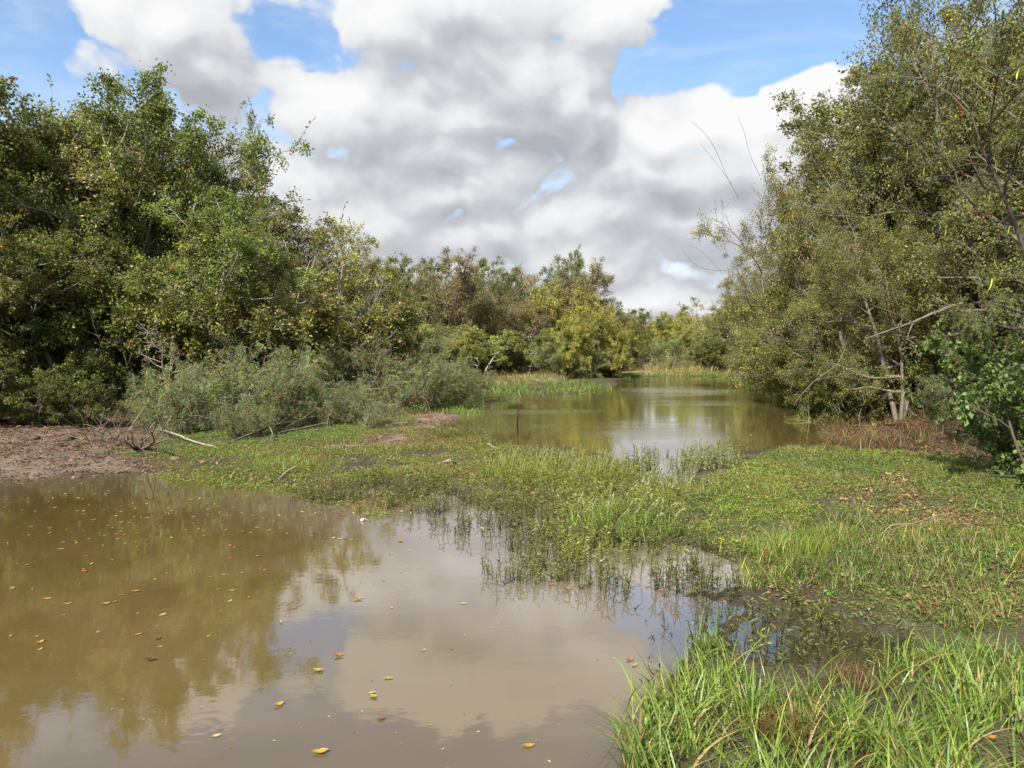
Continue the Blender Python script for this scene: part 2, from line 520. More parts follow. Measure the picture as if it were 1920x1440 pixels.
ground = link('ground', np_mesh('ground', np.stack([GX, GY, GZ], -1).reshape(-1, 3), GF, GC.reshape(-1, 3), [soil_mat()], smooth=True))
tag(ground, kind='structure')

# ------------------------------------------------------------------ water
RINGS = [at(705, 1110) + (0.42, 70.0), at(520, 1130) + (0.30, 80.0), at(380, 1362) + (0.40, 75.0), at(800, 1165) + (0.2, 95.0), at(1520 - 240, 1005) + (0.25, 80.0)]


def water_mat():
    m, nt, out = new_mat('murky_water')
    geo = nt.nodes.new('ShaderNodeNewGeometry'); pos = geo.outputs['Position']
    sep = nt.nodes.new('ShaderNodeSeparateXYZ'); nt.links.new(pos, sep.inputs[0])
    x, y = E(nt, sep.outputs[0]), E(nt, sep.outputs[1])
    # suspended silt in drifting swirls
    sw = noise(nt, vmath(nt, 'MULTIPLY', pos, (0.55, 1.0, 1.0)), 0.55, 5.0, 0.55, 1.6)
    mx = nt.nodes.new('ShaderNodeMix'); mx.data_type = 'RGBA'
    nt.links.new(E(nt, sw.outputs[0]).smooth(0.35, 0.68).s, mx.inputs['Factor'])
    mx.inputs[6].default_value = (0.108, 0.075, 0.024, 1); mx.inputs[7].default_value = (0.128, 0.086, 0.034, 1)
    silt_sheen = nt.nodes.new('ShaderNodeMix'); silt_sheen.data_type = 'RGBA'
    csep = nt.nodes.new('ShaderNodeSeparateColor'); nt.links.new(attr(nt, 'Col').outputs['Color'], csep.inputs[0])
    depth = E(nt, csep.outputs[0])
    nt.links.new(depth.s, silt_sheen.inputs['Factor'])
    nt.links.new(mx.outputs[2], silt_sheen.inputs[6]); silt_sheen.inputs[7].default_value = (0.160, 0.128, 0.098, 1)  # silt tone, raised to paint in some of the sky's reflection
    far = nt.nodes.new('ShaderNodeMix'); far.data_type = 'RGBA'
    nt.links.new(y.smooth(13.0, 19.0).s, far.inputs['Factor'])
    nt.links.new(silt_sheen.outputs[2], far.inputs[6]); far.inputs[7].default_value = (0.160, 0.130, 0.042, 1)
    p = nt.nodes.new('ShaderNodeBsdfPrincipled')
    bog = nt.nodes.new('ShaderNodeMix'); bog.data_type = 'RGBA'
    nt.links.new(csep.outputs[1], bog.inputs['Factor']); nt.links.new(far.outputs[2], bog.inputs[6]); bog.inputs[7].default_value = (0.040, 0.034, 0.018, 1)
    nt.links.new(bog.outputs[2], p.inputs['Base Color'])
    p.inputs['IOR'].default_value = 1.333
    p.inputs['Roughness'].default_value = 0.05
    p.inputs['Coat Weight'].default_value = 1.0; p.inputs['Coat Roughness'].default_value = 0.03; p.inputs['Coat IOR'].default_value = 1.6
    # ripples: still near pool, light breeze in the far one
    near = noise(nt, vmath(nt, 'MULTIPLY', pos, (1.0, 1.6, 1.0)), 5.0, 3.0, 0.5)
    breeze = noise(nt, vmath(nt, 'MULTIPLY', pos, (1.4, 3.4, 1.0)), 2.6, 3.0, 0.55)
    patch = noise(nt, vmath(nt, 'MULTIPLY', pos, (0.10, 0.16, 1.0)), 1.0, 3.0, 0.55)
    bz = E(nt, patch.outputs[0]).smooth(0.46, 0.62) * y.smooth(14.0, 22.0)
    h = E(nt, near.outputs[0]) * 0.0006 + E(nt, breeze.outputs[0]) * (bz * 0.016 + y.smooth(13.0, 30.0) * 0.002)
    part = E(nt, noise(nt, pos, 1.9, 1.0).outputs[0]).smooth(0.44, 0.6)
    for rx, ry, rr, fq in RINGS:
        dx, dy = x - rx, y - ry
        r = (dx * dx + dy * dy)._m('SQRT')
        h = h + (r * fq)._m('SINE') * (r.smooth(rr, rr * 0.3) * part * 0.00012)
    bp = nt.nodes.new('ShaderNodeBump'); bp.inputs['Strength'].default_value = 1.0; bp.inputs['Distance'].default_value = 1.0
    nt.links.new(h.s, bp.inputs['Height']); nt.links.new(bp.outputs[0], p.inputs['Normal']); nt.links.new(bp.outputs[0], p.inputs['Coat Normal'])
    nt.links.new(p.outputs[0], out.inputs[0])
    return m


wet = (GZ < 0.03).reshape(-1)
keep = wet[GF].any(1)
used, inv = np.unique(GF[keep], return_inverse=True)
WV = np.stack([GX, GY, np.zeros_like(GX)], -1).reshape(-1, 3)[used]
# pale silt in shallows near the marsh, also lightened to imitate sky reflection
sh = sstep(1.6, 0.0, np.min([sdf(WV[:, 0], WV[:, 1], P) for P in (MARSH[0],)], axis=0) + (fnoise(WV[:, 0], WV[:, 1], 1.5) - .5) * 1.6)
sh = sh * sstep(0.0, 4.0, WV[:, 0] + 5.5)
sh = np.maximum(sh * .85, .6 * sstep(2.0, 0.0, np.abs(sdf(WV[:, 0], WV[:, 1], POND_NEAR)) + 3 * (WV[:, 0] > -5)))
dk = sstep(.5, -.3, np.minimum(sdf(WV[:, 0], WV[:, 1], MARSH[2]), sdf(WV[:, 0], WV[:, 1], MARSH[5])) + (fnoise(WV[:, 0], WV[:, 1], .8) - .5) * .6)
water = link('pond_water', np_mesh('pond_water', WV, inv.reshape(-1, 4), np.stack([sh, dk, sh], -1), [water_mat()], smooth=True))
tag(water, kind='structure')

# ------------------------------------------------------------------ trees
def polyline(rng, start, dirv, length, k, wob, trop):
    """branches: start (n,3), dirv (n,3), length (n,) -> points (n,k,3)"""
    n = len(start)
    P = np.empty((n, k, 3)); P[:, 0] = start
    d = unit(dirv); step = (length / (k - 1))[:, None]
    for i in range(1, k):
        d = unit(d + rng.normal(0, wob, (n, 3)) + np.array([0, 0, trop]))
        P[:, i] = P[:, i - 1] + d * step
    return P


def sample(P, t):
    n, k, _ = P.shape
    f = np.clip(t, 0, 1) * (k - 1); i = np.minimum(f.astype(int), k - 2); g = (f - i)[:, None]
    r = np.arange(n)
    a, b = P[r, i], P[r, i + 1]
    return a * (1 - g) + b * g, unit(b - a)


def leaf_quads(rng, pos, axis, L, W, col, cv, upbias=0.6):
    """folded rhombic leaves"""
    n = len(pos)
    a = unit(axis)
    nn = unit(rng.normal(0, 1, (n, 3)) + np.array([0, 0, upbias]))
    b = unit(np.cross(nn, a)); nn = np.cross(a, b)
    l = (L * rng.uniform(.6, 1.3, n))[:, None]; w = (W * rng.uniform(.7, 1.2, n))[:, None]
    V = np.stack([pos, pos + a * l * .45 + b * w * .5 + nn * w * .16, pos + a * l - nn * l * .10, pos + a * l * .45 - b * w * .5 + nn * w * .16], 1)
    i = np.arange(n * 4).reshape(n, 4)
    F = np.concatenate([i[:, [0, 1, 2]], i[:, [0, 2, 3]]])
    c = col * (1 + rng.normal(0, cv, (n, 1)))
    return V.reshape(-1, 3), F, np.repeat(np.clip(c, .005, .6), 4, 0)


BARK_GREY, BARK_PALE, BARK_DARK, BARK_BROWN = (.165, .14, .11), (.28, .25, .21), (.09, .075, .06), (.18, .135, .10)


def make_tree(name, seed, H=8.0, stems=2, lean=.18, r0=.11, cb=.12, n1=14, l1=.36, n2=8, l2=.42, n3=4, l3=.45, lpt=16, leaf=(.075, .055),
              cols=(((.075, .105, .028), 1.0),), cv=.22, wob=.22, up=(.05, .85), trop=.03, sigma=.085, bark=BARK_GREY, frond=0, bare=0.0, shoots=0, top=.72, twig_r=.006,
              droop=.25, base=.12):
    rng = np.random.default_rng(seed)
    az = rng.uniform(0, 2 * math.pi) + np.arange(stems) * 2 * math.pi / stems + rng.normal(0, .3, stems)
    st = np.zeros((stems, 3)); st[:, 0] = np.cos(az) * base * (stems > 1); st[:, 1] = np.sin(az) * base * (stems > 1); st[:, 2] = -.25
    ln = lean * rng.uniform(.5, 1.3, stems)
    dv = np.stack([np.cos(az) * ln, np.sin(az) * ln, np.ones(stems)], -1)
    hs = H * rng.uniform(.78, 1.0, stems); hs[0] = H
    P0 = polyline(rng, st, dv, hs * top * 1.18, 12, .085, .03)
    R0 = (r0 * (hs / H))[:, None] * (1 - .84 * np.linspace(0, 1, 12))[None]
    parts = [(P0, R0, 7)]
    # main limbs
    idx = np.repeat(np.arange(stems), n1)
    u = (np.tile(np.arange(n1), stems) + rng.uniform(0, 1, stems * n1)) / n1
    t = cb + (1 - cb) * u ** .85
    s, d = sample(P0[idx], t)
    a = rng.uniform(0, 2 * math.pi, len(idx)); e = up[0] + (up[1] - up[0]) * u + rng.normal(0, .18, len(idx))
    dv = np.stack([np.cos(a) * np.cos(e), np.sin(a) * np.cos(e), np.sin(e)], -1)
    # lean branches outward on their own stem's side
    dv[:, :2] += np.stack([np.cos(az), np.sin(az)], -1)[idx] * .35 * (stems > 1)
    shape = .45 + .55 * np.sin(math.pi * np.clip(.18 + .62 * u, 0, 1))
    len1 = l1 * H * shape * rng.uniform(.6, 1.15, len(idx))
    P1 = polyline(rng, s, dv, len1, 8, wob * .7, trop)
    R1 = np.interp(t, np.linspace(0, 1, 12), R0[0])[:, None] * .55 * (1 - .8 * np.linspace(0, 1, 8))[None] + twig_r
    parts.append((P1, R1, 5))
    def children(P, lens, n, lf, tmin, wobble, k, tr):
        m = len(P)
        ii = np.repeat(np.arange(m), n); tt = rng.uniform(tmin, 1.0, m * n)
        ss, dd = sample(P[ii], tt)
        q = unit(np.cross(dd, rng.normal(0, 1, dd.shape)))
        dn = dd * .75 + q * rng.uniform(.5, 1.1, (m * n, 1)) + np.array([0, 0, .12])
        ll = lens[ii] * lf * (1.15 - .55 * tt) * rng.uniform(.55, 1.2, m * n)
        return polyline(rng, ss, dn, ll, k, wobble, tr), ll
    P2, len2 = children(P1, len1, n2, l2, .2, wob, 4, trop)
    parts.append((P2, np.broadcast_to(twig_r * np.linspace(1.5, .7, 4), P2.shape[:2]), 3))
    P3, len3 = children(P2, len2, n3, l3, .2, wob, 2, 0)
    parts.append((P3, np.broadcast_to(twig_r * np.linspace(.8, .4, 2), P3.shape[:2]), 3))
    if shoots:
        k = rng.choice(len(P1), shoots, replace=False)
        ss, dd = sample(P1[k], np.full(shoots, .9))
        PS = polyline(rng, ss, dd + np.array([0, 0, .45]), np.full(shoots, .17 * H) * rng.uniform(.7, 1.3, shoots), 8, .13, .02)
        parts.append((PS, np.broadcast_to(twig_r * np.linspace(1.4, .5, 8), PS.shape[:2]), 3))
    bag = Bag()
    for P, R, sd_ in parts:
        V, F = tubes(P, R, sd_)
        dk = rng.uniform(.75, 1.2, len(P))
        bag.add(V, F, np.repeat(np.asarray(bark)[None] * dk[:, None], P.shape[1] * sd_, 0))
    trunk = bag.mesh(name + '_trunk', [M_BARK], smooth=True)
    # foliage on twigs: whole twigs share a tint so that light and dark clumps form
    W = np.array([c[1] for c in cols]); W = W / W.sum(); CC = np.array([c[0] for c in cols])
    m = len(P3)
    limb = np.repeat(np.arange(len(P1)), n2 * n3)
    limb_t = rng.normal(0, .16, len(P1))[limb]
    bare_limb = rng.random(len(P1)) < bare
    cnt = rng.poisson(lpt * 1.05 * rng.uniform(.3, 1.6, m)); cnt[bare_limb[limb]] = rng.poisson(.6, bare_limb[limb].sum())
    ii = np.repeat(np.arange(m), cnt)
    tt = rng.uniform(.05, 1.08, len(ii))
    pos, dd = sample(P3[ii], tt)
    pos = pos + rng.normal(0, sigma, pos.shape)
    axis = dd * .5 + rng.normal(0, .6, pos.shape) - np.array([0, 0, droop])
    twig_c = rng.choice(len(CC), m, p=W); own = rng.choice(len(CC), len(ii), p=W)
    ci = np.where(rng.random(len(ii)) < .6, twig_c[ii], own)
    col = CC[ci] * (1 + limb_t[ii] + rng.normal(0, .12, m)[ii])[:, None]
    if shoots:
        q = np.repeat(np.arange(shoots), 26); tq = rng.uniform(.1, 1, len(q))
        ps, dq = sample(PS[q], tq)
        pos = np.concatenate([pos, ps + rng.normal(0, .015, ps.shape)]); axis = np.concatenate([axis, dq + rng.normal(0, .7, ps.shape)])
        col = np.concatenate([col, CC[rng.choice(len(CC), len(q), p=W)] * .8])
    if frond:
        # pinnate leaves: leaflets along both sides of a rachis
        n = len(pos); ax = unit(axis); nn = unit(rng.normal(0, 1, (n, 3)) + np.array([0, 0, 1.2]))
        b = unit(np.cross(nn, ax))
        s_ = np.linspace(.15, 1, frond)
        rach = leaf[2] * rng.uniform(.6, 1.2, n)
        pl, al, cl = [], [], []
        for side in (-1, 1):
            for v in s_:
                pl.append(pos + ax * (rach * v)[:, None] - np.array([0, 0, 1.0]) * (rach * v * v * .35)[:, None]); al.append(b * side + ax * .55); cl.append(col)
        pos, axis, col = np.concatenate(pl), np.concatenate(al), np.concatenate(cl)
    V, F, C = leaf_quads(rng, pos, axis, leaf[0], leaf[1], col, cv)
    crown = np_mesh(name + '_crown', V, F, C, [M_LEAF])
    return {'trunk': trunk, 'crown': crown, 'H': float(V[:, 2].max()), 'V': V, 'name': name}


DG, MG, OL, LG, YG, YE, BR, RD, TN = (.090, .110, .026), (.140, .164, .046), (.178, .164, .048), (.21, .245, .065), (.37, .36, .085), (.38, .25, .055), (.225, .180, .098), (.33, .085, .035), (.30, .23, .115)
GREY = (.190, .245, .135)

PROTO = {
    'dark_a': make_tree('dark_a', 1, 9.5, 3, .20, .12, .06, 15, .34, 9, .42, 4, .45, 26, (.086, .064), ((DG, 5), (MG, 3), (OL, 1.5), (RD, .12), (BR, .3)), shoots=3),
    'dark_b': make_tree('dark_b', 2, 9.5, 2, .15, .13, .05, 20, .33, 9, .42, 4, .45, 27, (.086, .064), ((DG, 4), (MG, 3), (OL, 2), (BR, .5), (YE, .1)), shoots=2),
    'green_a': make_tree('green_a', 3, 9.0, 2, .16, .11, .10, 18, .33, 9, .42, 4, .45, 24, (.086, .064), ((MG, 5), (LG, 4), (DG, 1), (YE, .15), (RD, .12)), bark=BARK_PALE, shoots=3),
    'green_b': make_tree('green_b', 4, 8.5, 3, .22, .10, .08, 14, .34, 9, .42, 4, .45, 23, (.086, .064), ((MG, 4), (LG, 4), (OL, 2), (YG, 1), (RD, .15)), bark=BARK_GREY, shoots=3),
    'open': make_tree('open', 5, 9.0, 3, .26, .09, .22, 11, .38, 8, .44, 4, .48, 12, (.086, .062), ((DG, 3), (MG, 4), (OL, 2), (BR, 1)), bark=BARK_PALE, bare=.12, shoots=5, sigma=.05),
    'airy': make_tree('airy', 6, 8.0, 3, .24, .08, .18, 12, .34, 8, .44, 4, .48, 12, (.085, .06), ((OL, 3), (YG, 4), (LG, 2), (TN, 1)), bark=BARK_PALE, shoots=4, sigma=.05),
    'brown_a': make_tree('brown_a', 7, 7.0, 4, .26, .07, .05, 15, .33, 9, .44, 5, .50, 9, (.085, .045), ((BR, 5), (OL, 3), (TN, 2), (MG, .6)), bark=BARK_BROWN, shoots=5, sigma=.07, twig_r=.009, up=(.3, 1.15)),
    'brown_b': make_tree('brown_b', 8, 7.0, 3, .20, .08, .05, 16, .33, 9, .44, 5, .50, 10, (.09, .05), ((OL, 4), (BR, 4), (MG, 1.5), (TN, 1)), bark=BARK_GREY, shoots=4, sigma=.07, twig_r=.008, up=(.3, 1.15)),
    'olive': make_tree('olive', 9, 7.5, 3, .2, .09, .05, 16, .33, 9, .42, 4, .46, 24, (.086, .062), ((OL, 5), (MG, 3), (DG, 2), (YG, .8)), shoots=3),
    'yellow': make_tree('yellow', 10, 7.0, 3, .2, .09, .05, 16, .34, 9, .42, 4, .46, 22, (.095, .07), ((YG, 6), (LG, 4), (YE, .9), (OL, 1)), bark=BARK_GREY, shoots=3),
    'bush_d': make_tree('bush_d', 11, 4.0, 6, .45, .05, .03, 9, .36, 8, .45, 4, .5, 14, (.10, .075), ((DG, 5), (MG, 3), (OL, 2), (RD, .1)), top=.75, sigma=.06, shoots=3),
    'bush_o': make_tree('bush_o', 12, 3.5, 6, .5, .045, .03, 9, .36, 8, .45, 4, .5, 13, (.085, .06), ((OL, 5), (MG, 3), (YG, 1.5), (BR, 1)), top=.75, sigma=.06, shoots=4),
    'lacy_a': make_tree('lacy_a', 13, 2.3, 7, .85, .03, .34, 7, .42, 6, .5, 3, .5, 2.6, (.055, .019, .20), ((GREY, 6), (LG, 2), (OL, 1.2), (YE, .12)), top=.7, sigma=.07, frond=6, bare=.15, shoots=6, wob=.3, bark=BARK_BROWN, up=(.1, .7), twig_r=.005, cv=.15),
    'lacy_b': make_tree('lacy_b', 14, 2.2, 8, 1.0, .028, .32, 7, .45, 6, .5, 3, .5, 2.2, (.055, .019, .20), ((GREY, 4), (LG, 3), (OL, 2), (YE, .2)), top=.7, sigma=.07, frond=6, bare=.25, shoots=7, wob=.3, bark=BARK_BROWN, up=(.0, .6), twig_r=.005, cv=.15),
    'sapling': make_tree('sapling', 15, 3.2, 4, .42, .045, .40, 8, .34, 8, .5, 4, .5, 12, (.075, .055), ((LG, 5), (MG, 4), (YG, 2)), bark=BARK_PALE, top=.75, sigma=.05, up=(.3, .9)),
    'pole': make_tree('pole', 16, 3.6, 1, .05, .04, .35, 14, .20, 7, .5, 3, .5, 12, (.09, .06), ((LG, 5), (MG, 3)), bark=BARK_PALE, top=.85),
    'skeletal': make_tree('skeletal', 17, 6.0, 3, .24, .065, .25, 11, .34, 8, .45, 4, .5, 3, (.09, .07), ((LG, 3), (MG, 3), (RD, .6)), bark=(.30, .27, .23), bare=.5, twig_r=.007, sigma=.05),
    'willow': make_tree('willow', 18, 4.5, 6, .4, .05, .05, 9, .36, 8, .45, 4, .5, 13, (.10, .03), ((LG, 4), (YG, 3), (GREY, 3)), bark=BARK_PALE, top=.75, sigma=.07, trop=-.01),
    'near_a': make_tree('near_a', 21, 11.0, 2, .20, .16, .20, 20, .36, 10, .44, 5, .46, 28, (.072, .054), ((MG, 5), (LG, 2.2), (OL, 3), (DG, 2), (BR, .8), (RD, .1), (YE, .12)), bark=BARK_GREY, shoots=5),
    'near_b': make_tree('near_b', 22, 10.0, 3, .26, .13, .16, 15, .38, 10, .44, 5, .46, 24, (.072, .05), ((OL, 5), (MG, 4), (BR, 2), (YG, 1), (TN, .6), (RD, .12)), bark=BARK_GREY, shoots=6),
    'near_c': make_tree('near_c', 23, 9.0, 3, .30, .10, .05, 17, .38, 10, .44, 5, .46, 21, (.068, .046), ((OL, 5), (BR, 3), (YG, 1.5), (MG, 2), (YE, .2)), bark=BARK_GREY, shoots=7, bare=.08),
    'broad': make_tree('broad', 24, 3.0, 4, .40, .04, .08, 9, .34, 6, .5, 3, .5, 7, (.115, .10), (((.15, .22, .065), 4), ((.11, .17, .055), 5), (DG, 2), (YE, .08)), bark=BARK_DARK, top=.8, sigma=.06, cv=.18),
    'acacia': make_tree('acacia', 25, 9.0, 2, .30, .10, .30, 13, .40, 9, .46, 4, .5, 3.2, (.042, .013, .17), ((MG, 5), (GREY, 2), (LG, 2)), bark=BARK_DARK, sigma=.05, frond=8, trop=-.03, twig_r=.006, cv=.15, shoots=2),
}


def plant(name, proto, x, y, H, wide=1.0, rz=0.0, label='', cat='tree', group=None, sink=0.0):
    p = PROTO[proto]
    s = H / p['H']
    o = empty(name, (x, y, gz(x, y) - sink), rz, (s * wide, s * wide, s))
    tag(o, label, cat, group)
    t = link('trunk', p['trunk'], o)
    c = link('crown' if cat == 'tree' else 'foliage', p['crown'], o); c['kind'] = 'stuff'
    return o


_tr = random.Random(8)


def tree(px, d, top_py, proto, label, wide=1.0, name='tree', cat='tree', group=None, sink=0.0):
    x = (px - 960) / FPX * d
    H = top_at(top_py, d) - gz(x, d) + sink
    return plant(name, proto, x, d, H, wide * (1.14 if cat == 'tree' else 1.0), _tr.uniform(0, 6.28), label, cat, group, sink)


GL, GM, GF_, GR = 'trees of the left bank', 'trees beyond the far pool on the left', 'trees behind the far bank', 'trees of the right bank'
# left bank, front row
tree(-45, 22, 30, 'dark_a', 'dark dense tree at the left edge, its crown cut by the frame', group=GL)
tree(50, 23, 62, 'dark_b', 'dark green tree with the topmost twig of the left wood, at the left edge', group=GL)
tree(165, 25, 135, 'brown_b', 'brownish twiggy tree between the tall left edge tree and the bright green one', group=GL)
tree(268, 24, 118, 'green_a', 'green tree with a lone leafy sprig standing above the left wood', .9, group=GL)
tree(352, 25, 192, 'green_b', 'broad bright green tree in the middle of the left wood', .74, group=GL)
tree(395, 28, 184, 'open', 'airy dark tree leaning out over the sky with sky showing through its branches', .48, group=GL)
tree(395, 22.5, 330, 'green_a', 'lower bright green tree with glossy crown in front of the left wood', 1.1, group=GL)
tree(512, 25, 410, 'airy', 'low thin-leaved tree below the airy leaning tree', 1.15, group=GL)
tree(600, 31, 372, 'airy', 'thin yellowish tree with a see-through crown where the left wood drops', 1.0, group=GL)
tree(545, 33, 430, 'brown_b', 'brownish twiggy tree behind the thin yellowish tree', group=GL)
tree(120, 21, 330, 'dark_b', 'dark shaded tree low in front at the far left above the red soil', 1.1, group=GL)
tree(215, 22, 320, 'olive', 'olive tree in half shade left of the bright green trees', group=GL)
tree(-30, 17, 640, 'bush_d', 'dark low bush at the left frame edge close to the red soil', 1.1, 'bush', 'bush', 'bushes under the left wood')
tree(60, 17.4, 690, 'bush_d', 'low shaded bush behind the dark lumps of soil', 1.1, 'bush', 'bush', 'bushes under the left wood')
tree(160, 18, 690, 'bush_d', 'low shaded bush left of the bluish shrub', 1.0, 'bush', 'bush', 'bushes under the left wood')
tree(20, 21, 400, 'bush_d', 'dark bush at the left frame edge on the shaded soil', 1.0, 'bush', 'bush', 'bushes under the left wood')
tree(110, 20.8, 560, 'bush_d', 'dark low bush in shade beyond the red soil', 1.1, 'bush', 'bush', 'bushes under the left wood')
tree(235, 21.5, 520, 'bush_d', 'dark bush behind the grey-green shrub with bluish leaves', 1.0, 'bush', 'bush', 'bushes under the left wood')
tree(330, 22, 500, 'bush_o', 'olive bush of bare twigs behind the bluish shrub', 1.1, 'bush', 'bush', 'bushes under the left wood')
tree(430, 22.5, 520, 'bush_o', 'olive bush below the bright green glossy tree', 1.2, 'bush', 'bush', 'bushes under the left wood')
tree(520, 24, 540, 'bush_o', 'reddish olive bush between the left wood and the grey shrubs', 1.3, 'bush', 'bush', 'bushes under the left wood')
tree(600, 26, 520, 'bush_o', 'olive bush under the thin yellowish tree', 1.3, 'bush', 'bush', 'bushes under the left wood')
tree(335, 20.3, 560, 'skeletal', 'bare pale twiggy stems in front of the dark left wood, above the bluish shrub', .9, group=GL)
# deep in the left wood, filling in behind the front row
for i, (px, d, tp) in enumerate(((-160, 26, 60), (-20, 28, 110), (110, 29, 165), (215, 30, 190), (320, 31, 225), (420, 33, 290), (500, 35, 395), (570, 37, 440))):
    tree(px, d, tp, 'brown_b' if i % 2 else 'dark_a', 'tree deep in the left wood behind the front row', 1.15, group='trees deep in the left wood')
# middle
tree(655, 37.0, 470, 'brown_b', 'brown twiggy tree at the left end of the middle row', 1.0, group=GM)
tree(735, 36.0, 468, 'green_a', 'fresh green tree behind the pale-stemmed bare tree', .95, group=GM)
tree(690, 31.5, 515, 'skeletal', 'bare pale-stemmed tree in front of the fresh green tree', .95, group=GM)
tree(815, 45.9, 462, 'brown_a', 'tall rusty brown tree right of the fresh green tree', 1.1, group=GM)
tree(850, 48.2, 478, 'olive', 'olive tree half hidden behind the rusty brown tree', group=GM)
tree(905, 52.1, 520, 'brown_a', 'brown twiggy tree in the dip of the middle skyline', 1.0, group=GM)
tree(955, 54.6, 486, 'dark_b', 'dark green tree with pointed tops in the middle skyline', .8, group=GM)
tree(1015, 52.1, 476, 'brown_a', 'brown bare-looking tree with upright twigs right of the dark pointed one', 1.1, group=GM)
tree(970, 48.4, 540, 'brown_a', 'lower brown tree in front of the dark pointed one', 1.1, group=GM)
tree(1078, 53.3, 458, 'green_a', 'slender tree whose light green sprig tops the middle row', .55, group=GM)
tree(1075, 49.6, 515, 'yellow', 'yellow-green leafy tree below the light green sprig', 1.0, group=GM)
tree(1120, 49.6, 535, 'yellow', 'yellow-green tree at the right end of the middle row over the water', .95, group=GM)
tree(1060, 46.5, 580, 'yellow', 'lower yellow-green tree left of the right end of the middle row', .9, group=GM)
tree(1150, 48.4, 590, 'yellow', 'yellowish tree leaning over the water at the tip of the middle bank', .75, group=GM)
tree(890, 42.8, 605, 'sapling', 'small round light green tree on forked pale stems', 1.35, group=GM)
tree(990, 44.6, 612, 'pole', 'slim young tree on one straight pale stem', 1.0, group=GM)
tree(800, 38.1, 590, 'willow', 'pale green bush left of the small round tree', 1.2, 'bush', 'bush', 'bushes along the middle bank')
tree(845, 40.3, 610, 'yellow', 'small yellowish tree behind the small round one', .9, group=GM)
tree(940, 47.1, 620, 'bush_d', 'dark bush behind the slim young tree', 1.2, 'bush', 'bush', 'bushes along the middle bank')
tree(1030, 45.9, 630, 'willow', 'low pale green bush right of the slim young tree', 1.2, 'bush', 'bush', 'bushes along the middle bank')
tree(1105, 47.1, 645, 'willow', 'low bush at the water below the yellow-green trees', 1.2, 'bush', 'bush', 'bushes along the middle bank')
tree(1150, 49.0, 665, 'bush_d', 'dark green bush at the tip of the middle bank', 1.0, 'bush', 'bush', 'bushes along the middle bank')
tree(740, 32.0, 585, 'willow', 'green-grey bush at the foot of the bare pale-stemmed tree', 1.3, 'bush', 'bush', 'bushes along the middle bank')
tree(660, 29.0, 590, 'bush_o', 'olive bush left of the bare pale-stemmed tree', 1.3, 'bush', 'bush', 'bushes along the middle bank')
for i, (px, d, tp) in enumerate(((620, 44, 478), (700, 47, 480), (770, 51, 478), (870, 59, 505), (930, 61, 500), (1000, 62, 495), (1060, 60, 500), (1110, 58, 555), (1155, 58, 590))):
    tree(px, d, tp, ('brown_b', 'olive', 'dark_a')[i % 3], 'tree behind the middle row, only its top showing', 1.2, group='trees behind the middle row')
# far bank
tree(1172, 62, 562, 'dark_a', 'dark tree at the left end of the far bank', .85, group=GF_)
tree(1205, 70, 576, 'olive', 'olive tree right of the dark one on the far bank', 1.2, group=GF_)
tree(1245, 72, 574, 'yellow', 'yellow-orange autumn tree at the middle of the far bank', 1.1, group=GF_)
tree(1268, 60, 618, 'willow', 'pale willow-like bush standing in the dry grass of the far bank', 1.15, 'bush', 'bush')
tree(1235, 62, 635, 'willow', 'smaller pale willow-like bush left of the tall one on the far bank', 1.1, 'bush', 'bush')
tree(1300, 68, 582, 'yellow', 'yellow-green tree right of the orange one on the far bank', 1.2, group=GF_)
tree(1335, 64, 556, 'airy', 'taller yellowish airy tree at the right of the far bank', 1.2, group=GF_)
tree(1375, 58, 552, 'olive', 'olive tree beside the right bank wood at the far end of the pool', 1.1, group=GF_)
tree(1318, 60, 640, 'bush_o', 'low olive bush on the far bank below the airy tree', 1.3, 'bush', 'bush')
tree(1355, 56, 620, 'bush_d', 'dark rounded bush at the far end of the right bank', 1.2, 'bush', 'bush')
for i, (px, d, tp) in enumerate(((1140, 84, 580), (1185, 88, 582), (1225, 92, 580), (1275, 90, 584), (1320, 86, 580), (1365, 80, 570), (1410, 76, 560), (1210, 78, 600), (1290, 78, 605))):
    tree(px, d, tp, ('olive', 'yellow', 'dark_b')[i % 3], 'distant tree in the last row beyond the far bank', 1.5, group='distant trees')
# right bank, from far to near
tree(1425, 48, 520, 'near_c', 'brownish tree at the far end of the right bank', 1.0, group=GR)
tree(1455, 41, 470, 'near_b', 'olive tree near the far end of the right bank', .9, group=GR)
tree(1492, 34, 430, 'near_c', 'twiggy brownish tree hanging low over the pool from the right bank', .9, group=GR)
tree(1500, 27, 275, 'near_c', 'tree with long bare shoots reaching left over the pool', .8, group=GR)
tree(1640, 25, 190, 'near_b', 'olive-brown tree behind the big green right bank tree', .72, group=GR)
tree(1745, 22, -20, 'near_a', 'tall green tree against the blue sky at the top right', .66, group=GR)
tree(1610, 21.5, 430, 'near_c', 'low spreading tree with leaning thin trunks on the right bank', .9, group=GR)
tree(1830, 20, -140, 'near_a', 'big green tree with forked trunks at the right', .75, group=GR)
tree(1690, 18.5, 330, 'near_b', 'mid-height leafy tree in front of the forked trunks', .8, group=GR)
tree(1900, 18, -180, 'near_b', 'tall tree behind the thick dark trunk at the right edge', .72, group=GR)
tree(2010, 16, -160, 'near_a', 'tall tree at the right frame edge with its trunk out of view', .9, group=GR)
tree(1985, 11, -40, 'acacia', 'feathery-leaved tree with hanging yellow-green pods at the upper right', .8, group=GR)
tree(1905, 11.8, 640, 'broad', 'bright broad-leaved bush at the right edge of the clearing', .85, 'bush', 'bush')
tree(1965, 10.6, 560, 'broad', 'broad-leaved bush cut by the right frame edge', .9, 'bush', 'bush')
tree(1795, 17.5, 690, 'lacy_a', 'feathery shrub with yellow pods in the shade of the right wood', 1.0, 'shrub', 'shrub')
